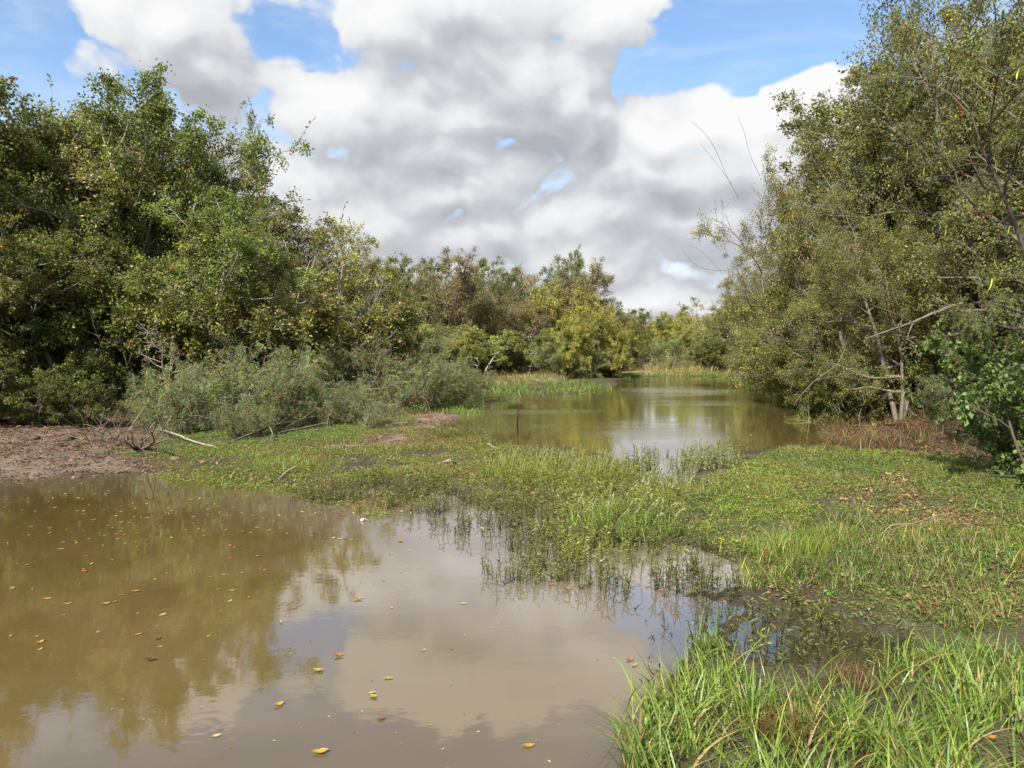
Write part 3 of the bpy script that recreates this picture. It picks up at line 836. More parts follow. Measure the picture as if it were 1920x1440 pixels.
for i, (px, d, tp) in enumerate(((1450, 52, 520), (1580, 36, 360), (1690, 30, 230), (1770, 27, 80), (1800, 25, 40), (1900, 24, -20), (1540, 44, 450))):
    tree(px, d, tp, 'dark_b' if i % 2 else 'dark_a', 'dark tree deep in the right wood', 1.1, group='trees deep in the right wood')
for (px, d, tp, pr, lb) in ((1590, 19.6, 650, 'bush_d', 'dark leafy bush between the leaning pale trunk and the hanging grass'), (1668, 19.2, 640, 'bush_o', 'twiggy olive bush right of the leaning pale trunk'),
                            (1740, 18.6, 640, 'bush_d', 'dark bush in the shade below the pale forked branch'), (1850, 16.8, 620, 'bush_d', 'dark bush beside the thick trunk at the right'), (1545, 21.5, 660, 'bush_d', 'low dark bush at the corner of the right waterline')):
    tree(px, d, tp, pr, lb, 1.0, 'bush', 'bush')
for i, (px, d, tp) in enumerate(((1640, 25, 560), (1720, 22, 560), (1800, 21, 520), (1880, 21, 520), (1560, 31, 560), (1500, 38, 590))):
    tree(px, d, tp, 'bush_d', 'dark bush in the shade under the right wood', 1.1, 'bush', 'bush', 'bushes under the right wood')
tree(1440, 37, 560, 'yellow', 'yellow-green tree bending down to the water at the bend of the right bank', 1.1, group=GR)
tree(1490, 31, 500, 'olive', 'leafy olive tree whose branches hang over the right waterline', 1.1, group=GR)
tree(1520, 27, 470, 'near_c', 'tangled brownish tree low over the right waterline', 1.1, group=GR)
tree(1560, 24, 480, 'olive', 'dense olive tree behind the leaning thin trunks', 1.1, group=GR)
tree(1665, 20.5, 390, 'near_b', 'spreading tree with pale twigs between the leaning trunks and the forked ones', .95, group=GR)
tree(1520, 24.5, 640, 'bush_o', 'twiggy bush at the waterline under the hanging branches', 1.1, 'bush', 'bush')
tree(1470, 40, 660, 'bush_o', 'low green bush at the water on the far part of the right bank', 1.0, 'bush', 'bush')
tree(1430, 46, 640, 'bush_o', 'leafy bush spilling over the water at the bend of the right bank', 1.1, 'bush', 'bush')
# grey-green lacy shrubs of the left shore
GS = 'grey-green feathery shrubs on the left shore'
for (px, d, tp, pr, wd, lb) in (
        (335, 17.5, 668, 'lacy_a', .85, 'bluish feathery shrub nearest the red soil'),
        (265, 18.5, 735, 'lacy_b', .8, 'low bluish shrub left of the nearest one, over the red soil'),
        (420, 18.5, 648, 'lacy_b', 1.0, 'feathery grey-green shrub behind the fallen pale branches'),
        (505, 20, 622, 'lacy_a', .85, 'tallest of the feathery grey-green shrubs'),
        (590, 19.5, 690, 'lacy_b', .85, 'grey-green shrub with many yellow pods in the middle of the left shore'),
        (690, 19, 718, 'lacy_a', .9, 'wide low feathery shrub beside the bare brown patch'),
        (640, 23, 622, 'lacy_b', .9, 'feathery shrub at the foot of the left wood'),
        (735, 24, 640, 'lacy_b', .95, 'feathery shrub behind the wide low one'),
        (800, 25, 662, 'lacy_a', 1.2, 'greyish shrub with brown twigs above the green bank'),
        (855, 28, 672, 'lacy_b', 1.1, 'last greyish shrub before the small round tree'),
        (560, 23.5, 610, 'lacy_a', .9, 'pale feathery shrub against the dark left wood'),
        (455, 16.8, 745, 'lacy_b', .9, 'small feathery shrub over the fallen branch')):
    tree(px, d, tp, pr, lb, wd, 'feathery_shrub', 'shrub', GS)
# tall trees left of the frame: they shade the left shore and show in the pool
for (x, y, H, pr) in ((-19, 14, 10, 'dark_a'), (-18, 8.5, 9.5, 'dark_b'), (-21, 19, 11, 'dark_b')):
    plant('tree', pr, x, y, H, 1.1, x, 'dark tree on the left shore beside the near pool', 'tree', 'trees beside the near pool')

# ------------------------------------------------------------------ grass and low plants
def rot_z(a):
    c, s = np.cos(a), np.sin(a); z = np.zeros_like(a); o = np.ones_like(a)
    return np.stack([np.stack([c, -s, z], -1), np.stack([s, c, z], -1), np.stack([z, z, o], -1)], -2)


def blades(rng, n, h, w, rad, lean, bend, cols, segs=5, cv=.15, hv=.35, tipc=None):
    """n arching grass blades round the origin -> V, F, C (quads)"""
    az = rng.uniform(0, 2 * math.pi, n); r = rad * np.sqrt(rng.random(n)); a0 = rng.uniform(0, 2 * math.pi, n)
    hh = h * rng.uniform(1 - hv, 1 + hv * .5, n); ll = lean * rng.uniform(.2, 1.3, n); bb = bend * rng.uniform(.2, 1.4, n)
    t = np.linspace(0, 1, segs + 1)
    d = np.stack([np.cos(az), np.sin(az), np.zeros(n)], -1)
    side = np.stack([-np.sin(az), np.cos(az), np.zeros(n)], -1)
    tw = rng.normal(0, .5, n)[:, None]
    side = unit(side + d * tw)
    b0 = np.stack([np.cos(a0) * r, np.sin(a0) * r, np.full(n, -.02)], -1)
    hor = ll[:, None] * t + bb[:, None] * t ** 2.4
    ver = t * (1 - .16 * ll[:, None]) - .42 * bb[:, None] * t ** 3
    P = b0[:, None] + d[:, None] * (hor * hh[:, None])[..., None] + np.array([0, 0, 1.0]) * (ver * hh[:, None])[..., None]
    ww = w * rng.uniform(.6, 1.25, n)[:, None] * (np.minimum(1, .55 + 1.6 * t) * np.clip(1.02 - t ** 2.2, .03, 1))[None]
    L, R = P - side[:, None] * ww[..., None] * .5, P + side[:, None] * ww[..., None] * .5
    V = np.stack([L, R], 2)                                     # n, segs+1, 2, 3
    i = np.arange(n * (segs + 1) * 2).reshape(n, segs + 1, 2)
    F = np.stack([i[:, :-1, 0], i[:, :-1, 1], i[:, 1:, 1], i[:, 1:, 0]], -1).reshape(-1, 4)
    W = np.array([c[1] for c in cols]); C0 = np.array([c[0] for c in cols])[rng.choice(len(cols), n, p=W / W.sum())] * (1 + rng.normal(0, cv, (n, 1)))
    C = np.repeat(C0[:, None], segs + 1, 1)
    if tipc is not None: C = C * (1 - t[None, :, None] ** 3 * .5) + np.array(tipc) * t[None, :, None] ** 3 * .5
    C = np.repeat(np.clip(C, .004, .7)[:, :, None], 2, 2)
    return V.reshape(-1, 3), F, C.reshape(-1, 3)


def rosette(rng, n, rad, h, L, W, cols, cv=.18):
    """small leafy ground plant: leaves at random heights of a low mound -> quads"""
    a = rng.uniform(0, 2 * math.pi, n); r = rad * np.sqrt(rng.random(n))
    pos = np.stack([np.cos(a) * r, np.sin(a) * r, h * rng.uniform(.05, 1, n) * (1 - (r / rad) ** 2 * .7)], -1)
    ax = np.stack([np.cos(a) + rng.normal(0, .6, n), np.sin(a) + rng.normal(0, .6, n), rng.uniform(-.1, .9, n)], -1)
    Wt = np.array([c[1] for c in cols]); col = np.array([c[0] for c in cols])[rng.choice(len(cols), n, p=Wt / Wt.sum())]
    V, F, C = leaf_quads(rng, pos, ax, L, W, col, cv, 1.4)
    q = np.arange(len(V)).reshape(-1, 4)
    return V, q, C


def stalk(rng, h, n, L, W, col, stem, wetc=(.03, .025, .02), lean=.15, cv=.15):
    """upright water plant: thin stem with narrow alternate leaves -> quads"""
    k = 6; t = np.linspace(0, 1, k)
    az = rng.uniform(0, 6.28); le = lean * rng.uniform(.2, 1.6)
    P = np.stack([np.cos(az) * le * h * t ** 1.5, np.sin(az) * le * h * t ** 1.5, h * t - .05], -1)[None]
    V, F = tubes(P, np.full((1, k), .0035), 3)
    ct = np.where((P[0, :, 2] < .07)[:, None], np.array(wetc), np.array(stem)); C = np.repeat(ct, 3, 0)
    u = rng.uniform(.25, 1.0, n); p, d = sample(np.repeat(P, n, 0), u)
    a = np.arange(n) * 2.4 + rng.normal(0, .4, n)
    ax = np.stack([np.cos(a), np.sin(a), rng.uniform(.1, .9, n)], -1)
    V2, F2, C2 = leaf_quads(rng, p, ax, L, W, np.array([col]) * np.ones((n, 1)) * (.7 + .45 * u[:, None]), cv, 1.0)
    return np.concatenate([V, V2]), np.concatenate([F, np.arange(len(V2)).reshape(-1, 4) + len(V)]), np.concatenate([C, C2])


def plume(rng, h, col, lean_az, lean):
    """grass culm with a pale fluffy head"""
    k = 7; t = np.linspace(0, 1, k)
    P = np.stack([np.cos(lean_az) * lean * h * t ** 2, np.sin(lean_az) * lean * h * t ** 2, h * t * (1 - .12 * t * t)], -1)[None]
    V, F = tubes(P, np.full((1, k), .002), 3); C = np.full((len(V), 3), (.20, .21, .09))
    n = 16; u = rng.uniform(.80, 1.0, n); p, d = sample(np.repeat(P, n, 0), u)
    V2, F2, C2 = leaf_quads(rng, p, d + rng.normal(0, .28, (n, 3)), .034, .007, np.array([col]) * np.ones((n, 1)), .1, .2)
    return np.concatenate([V, V2]), np.concatenate([F, np.arange(len(V2)).reshape(-1, 4) + len(V)]), np.concatenate([C, C2])


def spread(templates, x, y, z, scale, rng, zs=None, tint=None):
    """copies of the templates at the points, joined -> V, F, C"""
    bag = Bag(); pick = rng.integers(0, len(templates), len(x)); a = rng.uniform(0, 6.283, len(x))
    zs = np.ones(len(x)) if zs is None else zs
    tint = np.ones((len(x), 3)) if tint is None else tint
    for k, (V, F, C) in enumerate(templates):
        m = np.nonzero(pick == k)[0]
        if not len(m): continue
        R = rot_z(a[m])
        W = np.einsum('mij,vj->mvi', R, V) * scale[m, None, None]
        W[..., 2] *= zs[m, None]
        W += np.stack([x[m], y[m], z[m]], -1)[:, None]
        Fm = (F[None] + (np.arange(len(m)) * len(V))[:, None, None]).reshape(-1, F.shape[1])
        bag.add(W.reshape(-1, 3), Fm, (C[None] * tint[m, None]).reshape(-1, 3))
    return bag


def points_in(rng, P, density, soft=0.0, keep=None, jitter=.6):
    """random points inside a polygon, thinned towards a ragged edge"""
    lo, hi = P.min(0) - soft, P.max(0) + soft
    n = int((hi[0] - lo[0]) * (hi[1] - lo[1]) * density)
    x, y = rng.uniform(lo[0], hi[0], n), rng.uniform(lo[1], hi[1], n)
    d = sdf(x, y, P) + (fnoise(x, y, jitter * 1.6, 3) - .5) * jitter * 2
    ok = rng.random(n) < sstep(soft * .5 + 1e-3, -soft * .5 - 1e-3, d)
    if keep is not None: ok &= rng.random(n) < keep(x, y)
    return x[ok], y[ok]


def stuff(name, bag, mat):
    if not bag.V: return None
    o = link(name, bag.mesh(name, [mat])); tag(o, kind='stuff'); return o


def tint_noise(x, y, s, lo, hi, seed=0):
    n = sstep(.25, .75, fnoise(x + seed, y, s))[:, None]
    return np.asarray(lo) * (1 - n) + np.asarray(hi) * n


rg = np.random.default_rng(77)
BG, BG2, BGY, STRAW = (.165, .270, .050), (.115, .195, .040), (.25, .29, .055), (.36, .27, .13)

# lush tall grass in front
tall = [blades(rg, 10, .29, .0105, .085, .38, .55, ((BG, 6), (BG2, 5), (BGY, 1.2), (STRAW, 1.0), ((.24, .15, .08), .25)), 6, hv=.5) for _ in range(14)]
FORE = poly([(1190, 1440), (1225, 1370), (1265, 1315), (1320, 1265), (1380, 1262), (1450, 1290), (1540, 1320), (1600, 1310), (1660, 1262), (1730, 1255), (1800, 1240), (1900, 1245), (2050, 1240), (2200, 1440), ('w', 3.6, 2.4), ('w', .75, 2.4)])
x, y = points_in(rg, FORE, 215, .22, lambda x, y: (.14 + .86 * sstep(.34, .50, fnoise(x + 9, y, .5, 2))) * (.35 + .65 * sstep(3.4, 2.2, x)), .22)
s = rg.uniform(.6, 1.12, len(x)) * (.72 + .5 * fnoise(x, y, .8, 2))
stuff('tall_grass', spread(tall, x, y, np.maximum(ground_z(x, y), -.02), s, rg, tint=tint_noise(x, y, .9, (.78, .84, .8), (1.15, 1.1, 1.0))), M_GRASS)
def not_mud(x, y):
    k = np.ones_like(x)
    for P in MUD_R: k *= .35 + .65 * sstep(-.15, .2, sdf(x, y, P) + (fnoise(x, y, .35) - .5) * .4)
    return k


# thinner grass and weeds between the foreground grass and the marsh
short = [blades(rg, 8, .22, .0085, .07, .45, .45, ((BG2, 5), (OL, 3), (BGY, 2), (STRAW, .8)), 4) for _ in range(8)]
MIDR = poly([(1380, 1100), (1440, 1010), (1600, 980), (1720, 1010), (1950, 1040), (2100, 1160), (1950, 1165), (1720, 1195), (1640, 1185), (1500, 1130)])
x, y = points_in(rg, MIDR, 170, .4, lambda x, y: not_mud(x, y) * (.25 + .75 * sstep(.32, .5, fnoise(x, y, .6))) * (.06 + .94 * sstep(-.1, .35, sdf(x, y, MARSH[2]))), .3)
stuff('short_grass', spread(short, x, y, ground_z(x, y), rg.uniform(.55, 1.2, len(x)), rg, tint=tint_noise(x, y, .7, (.8, .8, .8), (1.2, 1.15, 1))), M_GRASS)

# low leafy carpet
ros_b = [rosette(rg, 14, .085, .05, .034, .020, ((BG2, 5), (BG, 4), (MG, 3), (OL, 1.5), (STRAW, .4))) for _ in range(8)]
ros_o = [rosette(rg, 11, .10, .045, .040, .013, ((OL, 5), (MG, 3), (BGY, 2), (BR, 1.5))) for _ in range(8)]
ros_d = [rosette(rg, 9, .09, .04, .036, .014, ((DG, 4), (MG, 3), (OL, 2))) for _ in range(6)]
CARPET = poly([(1210, 955), (1290, 915), (1400, 880), (1480, 846), (1560, 845), (1720, 858), (1900, 880), (2100, 930), (2200, 1080), (1950, 1080), (1700, 1000), (1500, 975), (1420, 945), (1320, 955)])


x, y = points_in(rg, CARPET, 230, .4, lambda x, y: not_mud(x, y) * (.38 + .62 * sstep(.28, .5, fnoise(x, y, .8))), .35)
stuff('low_plants', spread(ros_b, x, y, ground_z(x, y), rg.uniform(.55, 1.15, len(x)), rg, tint=tint_noise(x, y, 1.3, (.85, .85, .9), (1.3, 1.15, .9))), M_GRASS)
x, y = points_in(rg, CARPET, 60, .4, lambda x, y: not_mud(x, y) * sstep(.4, .6, fnoise(x + 30, y, 1.0)), .35)
stuff('short_grass', spread(short, x, y, ground_z(x, y), rg.uniform(.45, .9, len(x)), rg, tint=tint_noise(x, y, 1.0, (1, .9, .8), (1.3, 1.2, 1))), M_GRASS)
x, y = points_in(rg, MIDR, 210, .4, lambda x, y: (.35 + .65 * sstep(.3, .5, fnoise(x + 5, y, .5))) * (.5 + .5 * sstep(-.1, .35, sdf(x, y, MARSH[2]))), .3)
stuff('low_plants', spread(ros_b + ros_d, x, y, ground_z(x, y), rg.uniform(.55, 1.15, len(x)), rg, tint=tint_noise(x, y, .9, (.85, .85, .85), (1.2, 1.15, .95))), M_GRASS)
GAP = poly([(1270, 955), (1420, 930), (1520, 960), (1500, 1040), (1420, 1060), (1330, 1030), (1280, 1010)])
x, y = points_in(rg, GAP, 260, .35, lambda x, y: .25 + .75 * sstep(.34, .52, fnoise(x + 3, y, .5)), .3)
stuff('low_plants', spread(ros_b + ros_o, x, y, np.maximum(ground_z(x, y), 0), rg.uniform(.55, 1.2, len(x)), rg, tint=tint_noise(x, y, .6, (1.0, .95, .8), (1.45, 1.3, .9))), M_GRASS)
x, y = points_in(rg, GAP, 40, .35, lambda x, y: sstep(.4, .6, fnoise(x + 1, y, .5)), .3)
stuff('short_grass', spread(short, x, y, np.maximum(ground_z(x, y), 0), rg.uniform(.5, 1.1, len(x)), rg, tint=tint_noise(x, y, .7, (.9, .85, .8), (1.25, 1.15, 1))), M_GRASS)
RIGHTEDGE = poly([(1640, 985), (1800, 1000), (2150, 930), (2300, 1180), (1980, 1170), (1750, 1130), (1600, 1060)])
x, y = points_in(rg, np.concatenate([RIGHTEDGE]), 190, .3, lambda x, y: not_mud(x, y) * (.3 + .7 * sstep(.35, .55, fnoise(x, y, .6))), .3)
stuff('low_plants', spread(ros_d + ros_b[:2], x, y, ground_z(x, y), rg.uniform(.5, 1.1, len(x)), rg), M_GRASS)
# olive mat over the mud between the pools
BED_ = poly([(945, 900), (960, 870), (990, 862), (1060, 862), (1120, 868), (1150, 895), (1290, 930), (1300, 985), (1230, 1040), (1100, 1060), (1010, 1020), (1040, 975), (950, 940)])
MAT_L = poly([(290, 900), (310, 862), (420, 838), (560, 838), (640, 812), (740, 812), (830, 800), (880, 808), (960, 838), (1010, 870), (1010, 940), (900, 950), (860, 930), (720, 965), (620, 945), (540, 925), (420, 905)])
x, y = points_in(rg, MAT_L, 230, .4, lambda x, y: (.10 + .90 * sstep(.36, .56, fnoise(x, y, .7))) * (.2 + .8 * sstep(-.5, .4, sdf(x, y, DIRT_M))), .4)
stuff('low_plants', spread(ros_o, x, y, np.maximum(ground_z(x, y), -.01), rg.uniform(.55, 1.25, len(x)), rg, tint=tint_noise(x, y, 1.6, (1.0, .92, .8), (1.25, 1.3, .95))), M_GRASS)
x, y = points_in(rg, MAT_L, 22, .4, lambda x, y: sstep(.5, .65, fnoise(x + 12, y, 1.2)), .4)
stuff('short_grass', spread(short, x, y, np.maximum(ground_z(x, y), 0), rg.uniform(.5, 1.0, len(x)), rg, tint=tint_noise(x, y, 1.0, (1, .95, .8), (1.25, 1.2, 1))), M_GRASS)
x, y = points_in(rg, MAT_L, 120, .4, lambda x, y: sstep(.54, .62, fnoise(x + 40, y, 1.1)), .4)
stuff('low_plants', spread(ros_b, x, y, np.maximum(ground_z(x, y), 0), rg.uniform(.6, 1.2, len(x)), rg, tint=tint_noise(x, y, .8, (.9, .85, .8), (1.2, 1.05, .9))), M_GRASS)
reds = [rosette(rg, 11, .10, .06, .045, .012, (((.22, .14, .06), 4), (OL, 3), ((.28, .21, .10), 2))) for _ in range(5)]
for P in (MAT_L, BED_, CARPET, MIDR, MUD_R[1], MUD_R[2], MUD_R[4]):
    x, y = points_in(rg, P, 110, .4, lambda x, y: sstep(.50, .62, fnoise(x - 20, y + 5, .9)), .4)
    stuff('low_plants', spread(reds, x, y, np.maximum(ground_z(x, y), 0), rg.uniform(.6, 1.3, len(x)), rg), M_GRASS)
# in front of the shrubs: sparse green on the reddish soil
SHORE_L = poly([(200, 860), (330, 820), (560, 800), (760, 780), (770, 800), (640, 830), (420, 850), (310, 875)])
x, y = points_in(rg, SHORE_L, 230, .5, lambda x, y: .15 + .85 * sstep(.36, .54, fnoise(x + 4, y, .8)), .5)
stuff('low_plants', spread(ros_b + ros_o, x, y, ground_z(x, y), rg.uniform(.6, 1.2, len(x)), rg), M_GRASS)
# marsh plants standing in the water
stk = [stalk(rg, rg.uniform(.14, .30), 9, .060, .013, MG, (.10, .08, .045)) for _ in range(14)]
stk_b = [stalk(rg, rg.uniform(.18, .36), 13, .065, .016, LG, (.12, .13, .05)) for _ in range(10)]
for P, den, tm, lo, hi in ((MARSH[0], 95, stk, (.8, .85, .8), (1.2, 1.15, 1)), (MARSH[1], 40, stk_b, (.8, .85, .9), (1.1, 1.1, 1)), (MARSH[2], 50, stk, (.7, .75, .8), (1.1, 1.1, 1)), (MARSH[4], 60, stk_b, (.9, .9, .8), (1.3, 1.2, .9)), (MARSH[3], 40, stk, (1, .95, .8), (1.2, 1.1, .9))):
    x, y = points_in(rg, P, den * 2.0, .45, lambda x, y: .06 + .94 * sstep(.42, .58, fnoise(x + 2, y, .6)), .4)
    stuff('marsh_plants', spread(tm, x, y, np.full(len(x), -.01), rg.uniform(.6, 1.15, len(x)), rg, tint=tint_noise(x, y, .8, lo, hi)), M_GRASS)
# dark broken stems and stragglers out in the open water
dead = [stalk(rg, rg.uniform(.05, .13), 2, .05, .010, (.05, .04, .025), (.03, .025, .018), lean=.5) for _ in range(8)]
EDGE = poly([(560, 950), (740, 972), (860, 990), (900, 1040), (935, 1095), (1100, 1130), (1300, 1150), (1400, 1180), (1290, 1240), (1225, 1310), (1190, 1390), (1160, 1330), (1250, 1210), (1100, 1140), (950, 1110), (880, 1040), (800, 985), (640, 965)])
x, y = points_in(rg, EDGE, 50, .2, lambda x, y: sstep(.42, .6, fnoise(x, y, .4)), .25)
stuff('dead_stems', spread(dead, x, y, np.full(len(x), .0), rg.uniform(.7, 1.4, len(x)), rg), M_DRY)
# thick weed bed in the middle
weed = [stalk(rg, rg.uniform(.26, .42), 18, .060, .016, LG, (.16, .16, .06), (.08, .08, .04), lean=.3) for _ in range(10)]
x, y = points_in(rg, BED_, 150, .3, None, .3)
stuff('weed_bed', spread(weed, x, y, np.maximum(ground_z(x, y), -.01), rg.uniform(.45, .85, len(x)), rg, tint=tint_noise(x, y, .8, (.85, .85, .75), (1.25, 1.15, .85))), M_GRASS)
# duckweed and algae mats
duck = [rosette(rg, 16, .07, .008, .014, .012, (((.26, .29, .04), 4), ((.19, .24, .04), 3))) for _ in range(5)]
for P in (poly([(1330, 965), (1420, 948), (1480, 972), (1420, 1000), (1340, 1000)]), poly([(1170, 1030), (1290, 1010), (1310, 1045), (1200, 1062)]), poly([(1600, 1235), (1690, 1205), (1760, 1240), (1680, 1290), (1610, 1275)]),
          poly([(1400, 1390), (1480, 1370), (1560, 1400), (1520, 1440), (1400, 1440)]), poly([(1000, 925), (1080, 915), (1100, 940), (1010, 950)])):
    x, y = points_in(rg, P, 190, .2, lambda x, y: sstep(.36, .56, fnoise(x, y, .3)), .2)
    stuff('duckweed', spread(duck, x, y, np.maximum(ground_z(x, y), .0) + .004, rg.uniform(.7, 1.2, len(x)), rg), M_GRASS)
# grass along the far banks
far_t = [blades(rg, 12, .24, .022, .22, .5, .4, ((BG, 3), (BG2, 6), (OL, 3), (STRAW, .7)), 3) for _ in range(6)]
dry_t = [blades(rg, 10, .38, .018, .18, .5, .4, (((.30, .245, .14), 6), ((.22, .16, .09), 3), (OL, 2)), 3) for _ in range(6)]
for P, den, tm, sc in ((poly([(740, 772), (790, 758), (880, 742), (960, 735), (1100, 722), (1150, 724), (1160, 730), (1060, 742), (980, 750), (900, 758), (860, 775), (780, 780)]), 14, far_t, 1.0),
                       (poly([(820, 735), (900, 722), (1060, 716), (1110, 722), (980, 735), (860, 745)]), 9, far_t, .9),
                       (DRY_MID, 9, dry_t, 1.0), (poly([(1150, 698), (1180, 684), (1370, 682), (1420, 700), (1380, 706)]), 4, dry_t, 1.6),
                       (poly([(1150, 706), (1260, 698), (1360, 700), (1400, 714), (1450, 735), (1520, 765), (1500, 772), (1400, 728), (1350, 712), (1160, 709)]), 8, far_t, 1.1),
                       (poly([(1400, 715), (1470, 738), (1530, 770), (1545, 790), (1520, 795), (1480, 760), (1420, 735)]), 14, far_t, 1.0)):
    x, y = points_in(rg, P, den, .6, lambda x, y: .3 + .7 * sstep(.3, .55, fnoise(x, y, 1.5)), .6)
    z = ground_z(x, y); k = z > -.03
    x, y, z = x[k], y[k], z[k]
    stuff('bank_grass', spread(tm, x, y, z, rg.uniform(.6, 1.25, len(x)) * sc, rg, tint=tint_noise(x, y, 3, (.85, .85, .8), (1.25, 1.15, 1))), M_GRASS)
# brown hanging grass on the right bank, sparse green on its shade
hang = [blades(rg, 12, .42, .010, .10, .8, .8, (((.17, .105, .055), 4), ((.23, .16, .08), 3), (OL, 2)), 4) for _ in range(6)]
RB = poly([(1555, 855), (1550, 800), (1580, 775), (1700, 790), (1760, 830), (1720, 856), (1640, 852)])
x, y = points_in(rg, RB, 26, .4, lambda x, y: sstep(.3, .55, fnoise(x, y, .7)), .4)
stuff('dry_grass', spread(hang, x, y, ground_z(x, y), rg.uniform(.6, 1.2, len(x)), rg), M_GRASS)
RB2 = poly([(1560, 850), (1740, 858), (1880, 878), (1990, 930), (2100, 900), (2000, 800), (1700, 770), (1570, 770)])
x, y = points_in(rg, RB2, 16, .5, lambda x, y: sstep(.45, .65, fnoise(x + 8, y, .9)), .5)
stuff('short_grass', spread(short + ros_d, x, y, ground_z(x, y), rg.uniform(.8, 1.6, len(x)), rg), M_GRASS)
# leaf litter and crumbs of soil
lit = []
for _ in range(8):
    n = 10; p = np.stack([rg.uniform(-.14, .14, n), rg.uniform(-.14, .14, n), rg.uniform(.004, .03, n)], -1)
    cc = np.array([(.17, .085, .045), (.11, .06, .035), (.24, .15, .075), (.07, .045, .03), (.20, .10, .06)])[rg.integers(0, 5, n)]
    V, F, C = leaf_quads(rg, p, np.stack([rg.normal(0, 1, n), rg.normal(0, 1, n), rg.normal(0, .25, n)], -1), .06, .036, cc, .2, 2.5)
    lit.append((V, np.arange(len(V)).reshape(-1, 4), C))
RL = poly([(1560, 852), (1740, 858), (1880, 878), (1990, 930), (2200, 880), (2000, 780), (1600, 775)])
for P, den, ti in ((RL, 55, (.95, .85, .8)), (DIRT_L, 34, (1.0, 1.1, 1.15)), (DIRT_M, 18, (1.3, 1.35, 1.35)), (poly([(-300, 800), (300, 800), (420, 780), (420, 760), (-300, 770)]), 16, (.9, .9, .9)), (MUD_R[2], 150, (1.9, 1.9, 1.9)), (MUD_R[1], 30, (2.0, 1.9, 1.7)), (MUD_R[0], 30, (1.2, 1.2, 1.2)), (MIDR, 3, (1.3, 1.2, 1.1)), (MAT_L, 5, (1.4, 1.5, 1.4)), (CARPET, 2, (1.4, 1.4, 1.3))):
    x, y = points_in(rg, P, den, .4, None, .3)
    sc = rg.uniform(.6, 1.2, len(x)) * (.6 if P is MUD_R[2] else 1)
    stuff('leaf_litter', spread(lit, x, y, ground_z(x, y), sc, rg, tint=np.array(ti) * np.ones((len(x), 1))), M_DRY)

# dry stems and twigs lying and standing among the shrubs and under the trees
twg = []
for _ in range(8):
    n = 5; a = rg.uniform(0, 6.28, n); e = rg.uniform(.05, 1.1, n)
    P = polyline(rg, np.stack([rg.uniform(-.2, .2, n), rg.uniform(-.2, .2, n), np.full(n, .0)], -1), np.stack([np.cos(a) * np.cos(e), np.sin(a) * np.cos(e), np.sin(e)], -1), rg.uniform(.4, 1.1, n), 6, .16, 0)
    V, F = tubes(P, np.broadcast_to(.009 * np.linspace(1, .4, 6), (n, 6)), 3)
    twg.append((V, F, np.repeat(np.array([(.17, .14, .105), (.11, .08, .06), (.22, .19, .15), (.09, .07, .055), (.15, .115, .08)])[rg.permutation(5)], 18, 0)))
for P, den in ((poly([(200, 850), (340, 845), (560, 820), (760, 785), (870, 745), (840, 715), (600, 745), (330, 785), (120, 790)]), 2.6), (RL, .7), (poly([(1480, 770), (1545, 800), (1570, 780), (1500, 745)]), 3.0)):
    x, y = points_in(rg, P, den, .5, None, .5)
    z = np.maximum(ground_z(x, y), -.02)
    stuff('dead_twigs', spread(twg, x, y, z, rg.uniform(.6, 1.3, len(x)), rg), M_BARK)

# ------------------------------------------------------------------ single clumps
def clump(name, px, py, templ, n, rad, sc, label, cat, mat=M_GRASS, group=None, el=1.0, tint=(1, 1, 1)):
    x0, y0 = at(px, py)
    a = rg.uniform(0, 6.28, n); r = rad * np.sqrt(rg.random(n))
    x, y = np.cos(a) * r * el, np.sin(a) * r
    b = spread(templ, x, y, np.zeros(n), rg.uniform(.65, 1.1, n) * sc * (1.1 - .35 * r / rad), rg, tint=np.asarray(tint) * np.ones((n, 1)))
    o = link(name, b.mesh(name, [mat]), loc=(x0, y0, max(gz(x0, y0), -.01)))
    return tag(o, label, cat, group)


def with_heads(px, py, templ, n, rad, sc, heads, hcol, hh, label, el=1.0, tint=(1, 1, 1), lean=.35):
    x0, y0 = at(px, py)
    root = empty('grass_clump', (x0, y0, max(gz(x0, y0), -.01)))
    tag(root, label, 'grass clump')
    a = rg.uniform(0, 6.28, n); r = rad * np.sqrt(rg.random(n))
    b = spread(templ, np.cos(a) * r * el, np.sin(a) * r, np.zeros(n), rg.uniform(.65, 1.1, n) * sc * (1.1 - .35 * r / rad), rg, tint=np.asarray(tint) * np.ones((n, 1)))
    tag(link('blades', b.mesh('clump_blades', [M_GRASS]), root), kind='stuff')
    tp = [plume(rg, hh * rg.uniform(.7, 1.1), hcol, rg.normal(.5, .5), lean * rg.uniform(.5, 1.4)) for _ in range(8)]
    a = rg.uniform(0, 6.28, heads); r = rad * np.sqrt(rg.random(heads))
    b = Bag()
    for q in range(heads):
        V, F, C = tp[q % 8]
        b.add(V + np.array([math.cos(a[q]) * r[q] * el, math.sin(a[q]) * r[q], rg.uniform(-.06, 0)]), F, C)
    tag(link('seed_heads', b.mesh('clump_heads', [M_DRY]), root), kind='stuff')


